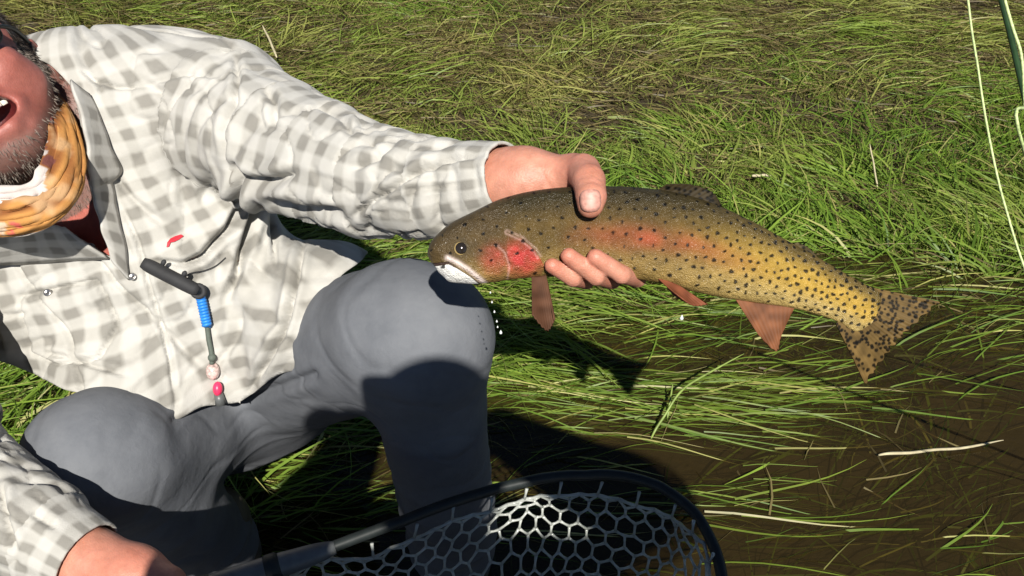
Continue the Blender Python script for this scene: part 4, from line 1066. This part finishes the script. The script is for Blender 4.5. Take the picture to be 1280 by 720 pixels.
v, f = tube(smooth_poly([on_shirt(x_, y_, .006) for x_, y_ in [(259, 408), (261, 425), (264, 440), (265, 455)]], 16), .0030, 8); mesh_obj('cord', v, f, M['cord'], tool)
def bead(px, py, r, m, nm, l=1.0):
    c = on_shirt(px, py, r); v, f = tube([c + CU * r * l * math.cos(t) for t in np.linspace(.05, math.pi - .05, 9)], [r * math.sin(t) for t in np.linspace(.05, math.pi - .05, 9)], 12); mesh_obj(nm, v, f, m, tool)
bead(265, 447, .0052, M['cord'], 'crimp'); bead(266, 464, .0085, M['bead'], 'clear_bead', 1.3); bead(266, 470, .004, M['pink'], 'inner_bead')
bead(272, 486, .0060, M['pink'], 'pink_bead', 1.5)
v, f = tube([on_shirt(273, 492, .006), on_shirt(276, 505, .006)], [.0055, .0070], 10); mesh_obj('tip', v, f, M['handle'], tool)

# ------------------------------------------------------------------ fly line, rod, loose stalks
ln = smooth_poly([V(1172, -420, .86), V(1202, -60, .80), V(1210, 0, .79), V(1215, 40, .79), V(1222, 82, .785), V(1229, 130, .785), V(1238, 180, .78), V(1247, 222, .78), V(1257, 260, .775), V(1280, 333, .77), V(1330, 460, .78), G(1420, 640, 0)], 90)
v, f = tube(ln, .00105, 7); tag(mesh_obj('fly_line', v, f, M['line']), 'thin pale green fly line hanging down the right edge over the grass', 'fishing line')
ln = smooth_poly([V(1190, -400, .92), V(1243, -50, .85), V(1256, 0, .85), V(1266, 35, .85), V(1275, 62, .85), V(1279, 90, .85), V(1281, 130, .85), V(1290, 220, .85), G(1400, 520, 0)], 60)
v, f = tube(ln, .0015, 7); tag(mesh_obj('fly_line', v, f, M['line']), 'short bright loop of fly line in the top right corner', 'fishing line')
v, f = tube(smooth_poly([V(1160, -420, 1.0), V(1238, -60, .92), V(1262, 40, .90), V(1283, 130, .88), V(1330, 330, .86), G(1440, 640, -.02)], 40), .0030, 10)
tag(mesh_obj('fly_rod', v, f, M['fly']), 'dark green fly rod crossing the top right corner beside the bright line', 'fishing rod')
def stalk(name, label, cat, pts, r, m, group=None):
    P = smooth_poly(pts, 30); P[:, 2] += .008 * np.linalg.norm(P[-1] - P[0]) * np.sin(np.arange(30) * .5)
    v, f = tube(P, np.interp(np.linspace(0, 1, 30), [0, .15, .8, 1], [r * .6, r, r * .8, r * .2]), 6); tag(mesh_obj(name, v, f, m), label, cat, group)
stalk('dry_stalk', 'bleached dry stalk floating on the open brown water', 'stalk', [G(1098, 569, .008), G(1140, 565, .010), G(1190, 561, .009), G(1254, 551, .012)], .0030, M['straw'])
stalk('grass_stem', 'tall curved green stem leaning over the water below the trout', 'grass stem', [G(814, 548, .002), G(830, 520, .03), G(862, 480, .06), G(930, 443, .08)], .0026, M['stem'])
stalk('grass_stem', 'straight pale stem standing by the tall curved one', 'grass stem', [G(834, 524, .0), G(837, 505, .02), G(841, 480, .04)], .0020, M['stem'])
stalk('grass_stem', 'short upright pale stem in the lush grass above the tail', 'grass stem', [G(1097, 236, .02), G(1092, 205, .06), G(1087, 180, .09)], .0024, M['straw'])
stalk('dry_stalk', 'short bleached stalk lying in the grass above the dorsal fin', 'stalk', [G(940, 220, .05), G(955, 219, .05), G(964, 220, .05)], .0042, M['straw'])
stalk('dry_stalk', 'thin dry stalk standing behind the man\'s shoulder', 'stalk', [G(346, 72, .08), G(337, 50, .10), G(328, 32, .12)], .0040, M['straw'])

# ------------------------------------------------------------------ the photographer, behind the lens; only the shadow is in the picture
ph = empty('person', (.04, -.32, -.24)); tag(ph, 'standing photographer behind the lens whose dark shadow falls on the knee', 'person')
def B(x_, y_, z_): return np.array([x_ + .04, y_ - .32, z_ - .19])
pb = [ell(B(0, 0, 1.20), np.eye(3), (.17, .11, .22), .03), ell(B(0, 0, .93), np.eye(3), (.155, .11, .15), .08), cap(B(-.18, 0, 1.40), B(.18, 0, 1.40), .06, .06, .06),
      cap(B(0, .0, 1.42), B(0, .02, 1.52), .055, .05, .03), ell(B(0, .03, 1.60), np.eye(3), (.075, .095, .115), .02), cap(B(0, .12, 1.585), B(0, .13, 1.575), .010, .014, .012),
      cap(B(-.02, .09, 1.515), B(.02, .09, 1.515), .02, .02, .03)]
for s_ in (-1, 1):
    el_ = np.array([s_ * .275 + .090, -.12, 1.09]); wr_ = np.array([s_ * .10, -.035, 1.195])
    pb += [cap(B(s_ * .19, 0, 1.39), el_, .05, .042, .03), cap(el_, wr_, .042, .028, .01), cap(wr_, np.array([s_ * .075, -.022, 1.185]), .028, .026, .01),
           cap(B(s_ * .10, 0, .88), B(s_ * .12, .02, .45), .085, .06, .05), cap(B(s_ * .12, .02, .45), B(s_ * .13, -.03, .0), .06, .045, .01), cap(B(s_ * .13, -.03, -.04), B(s_ * .15, .14, -.06), .045, .035, .02)]
    for i in range(4): pb += [cap(np.array([s_ * .082, -.026, 1.212 - .018 * i]), np.array([s_ * .058, -.022, 1.214 - .018 * i]), .0085, .008, .004)]
    pb += [cap(np.array([s_ * .078, -.03, 1.215]), np.array([s_ * .05, -.032, 1.230]), .011, .009, .008)]
v, f = surfnet(pb, .008)
mesh_obj('body', v, f, M['skin'], ph, attrs={'col': np.tile((.5, .26, .18), (len(v), 1))})
jk = [ell(B(0, 0, 1.20), np.eye(3), (.215, .14, .24), .03), ell(B(0, 0, .95), np.eye(3), (.205, .14, .16), .08), cap(B(-.19, 0, 1.385), B(.19, 0, 1.385), .085, .085, .06)]
for s_ in (-1, 1):
    el_ = np.array([s_ * .275 + .090, -.12, 1.09]); wr_ = np.array([s_ * .13, -.055, 1.195])
    jk += [cap(B(s_ * .20, 0, 1.38), el_, .085, .078, .03), cap(el_, wr_, .078, .046, .01)]
v, f = surfnet(jk, .008); mesh_obj('jacket', v + normals(v, f) * (.006 * vnoise(v * 14))[:, None], f, M['jacket'], ph)
tr_ = []
for s_ in (-1, 1): tr_ += [cap(B(s_ * .10, 0, .88), B(s_ * .12, .02, .45), .105, .085, .05), cap(B(s_ * .12, .02, .45), B(s_ * .13, -.02, .0), .085, .075, .01), cap(B(s_ * .13, -.03, -.03), B(s_ * .15, .15, -.05), .062, .05, .02)]
v, f = surfnet(tr_, .008); mesh_obj('waders', v + normals(v, f) * (.006 * vnoise(v * 12))[:, None], f, M['trouser'], ph)
hatp = [ell(B(0, .02, 1.645), np.eye(3), (.086, .104, .075), .02)]
v, f = surfnet(hatp, .005); mesh_obj('cap', v, f, M['jacket'], ph)
pn = empty('smartphone', C0 - CF * .015); tag(pn, 'black phone held up by the photographer behind the lens', 'phone')
e = [(-.075, -.037), (.075, -.037), (.075, .037), (-.075, .037)]; rr = .008; out = []
for (cx_, cy_), a0 in zip(e, (180, 270, 0, 90)):
    for k in range(5):
        a = R_(a0 + 90 * k / 4); out.append((cx_ - math.copysign(rr, cx_) + rr * math.cos(a), cy_ - math.copysign(rr, cy_) + rr * math.sin(a)))
vs = [C0 - CF * dz_ + CX * x_ * s_ + CU * y_ * s_ for dz_, s_ in ((.008, .97), (.010, 1), (.016, 1), (.018, .97)) for x_, y_ in out]; K = len(out)
fs = [(r * K + k, r * K + (k + 1) % K, r * K + K + (k + 1) % K, r * K + K + k) for r in range(3) for k in range(K)] + [tuple(range(K))[::-1], tuple(range(3 * K, 4 * K))]
mesh_obj('shell', np.array(vs), fs, M['phone'], pn)
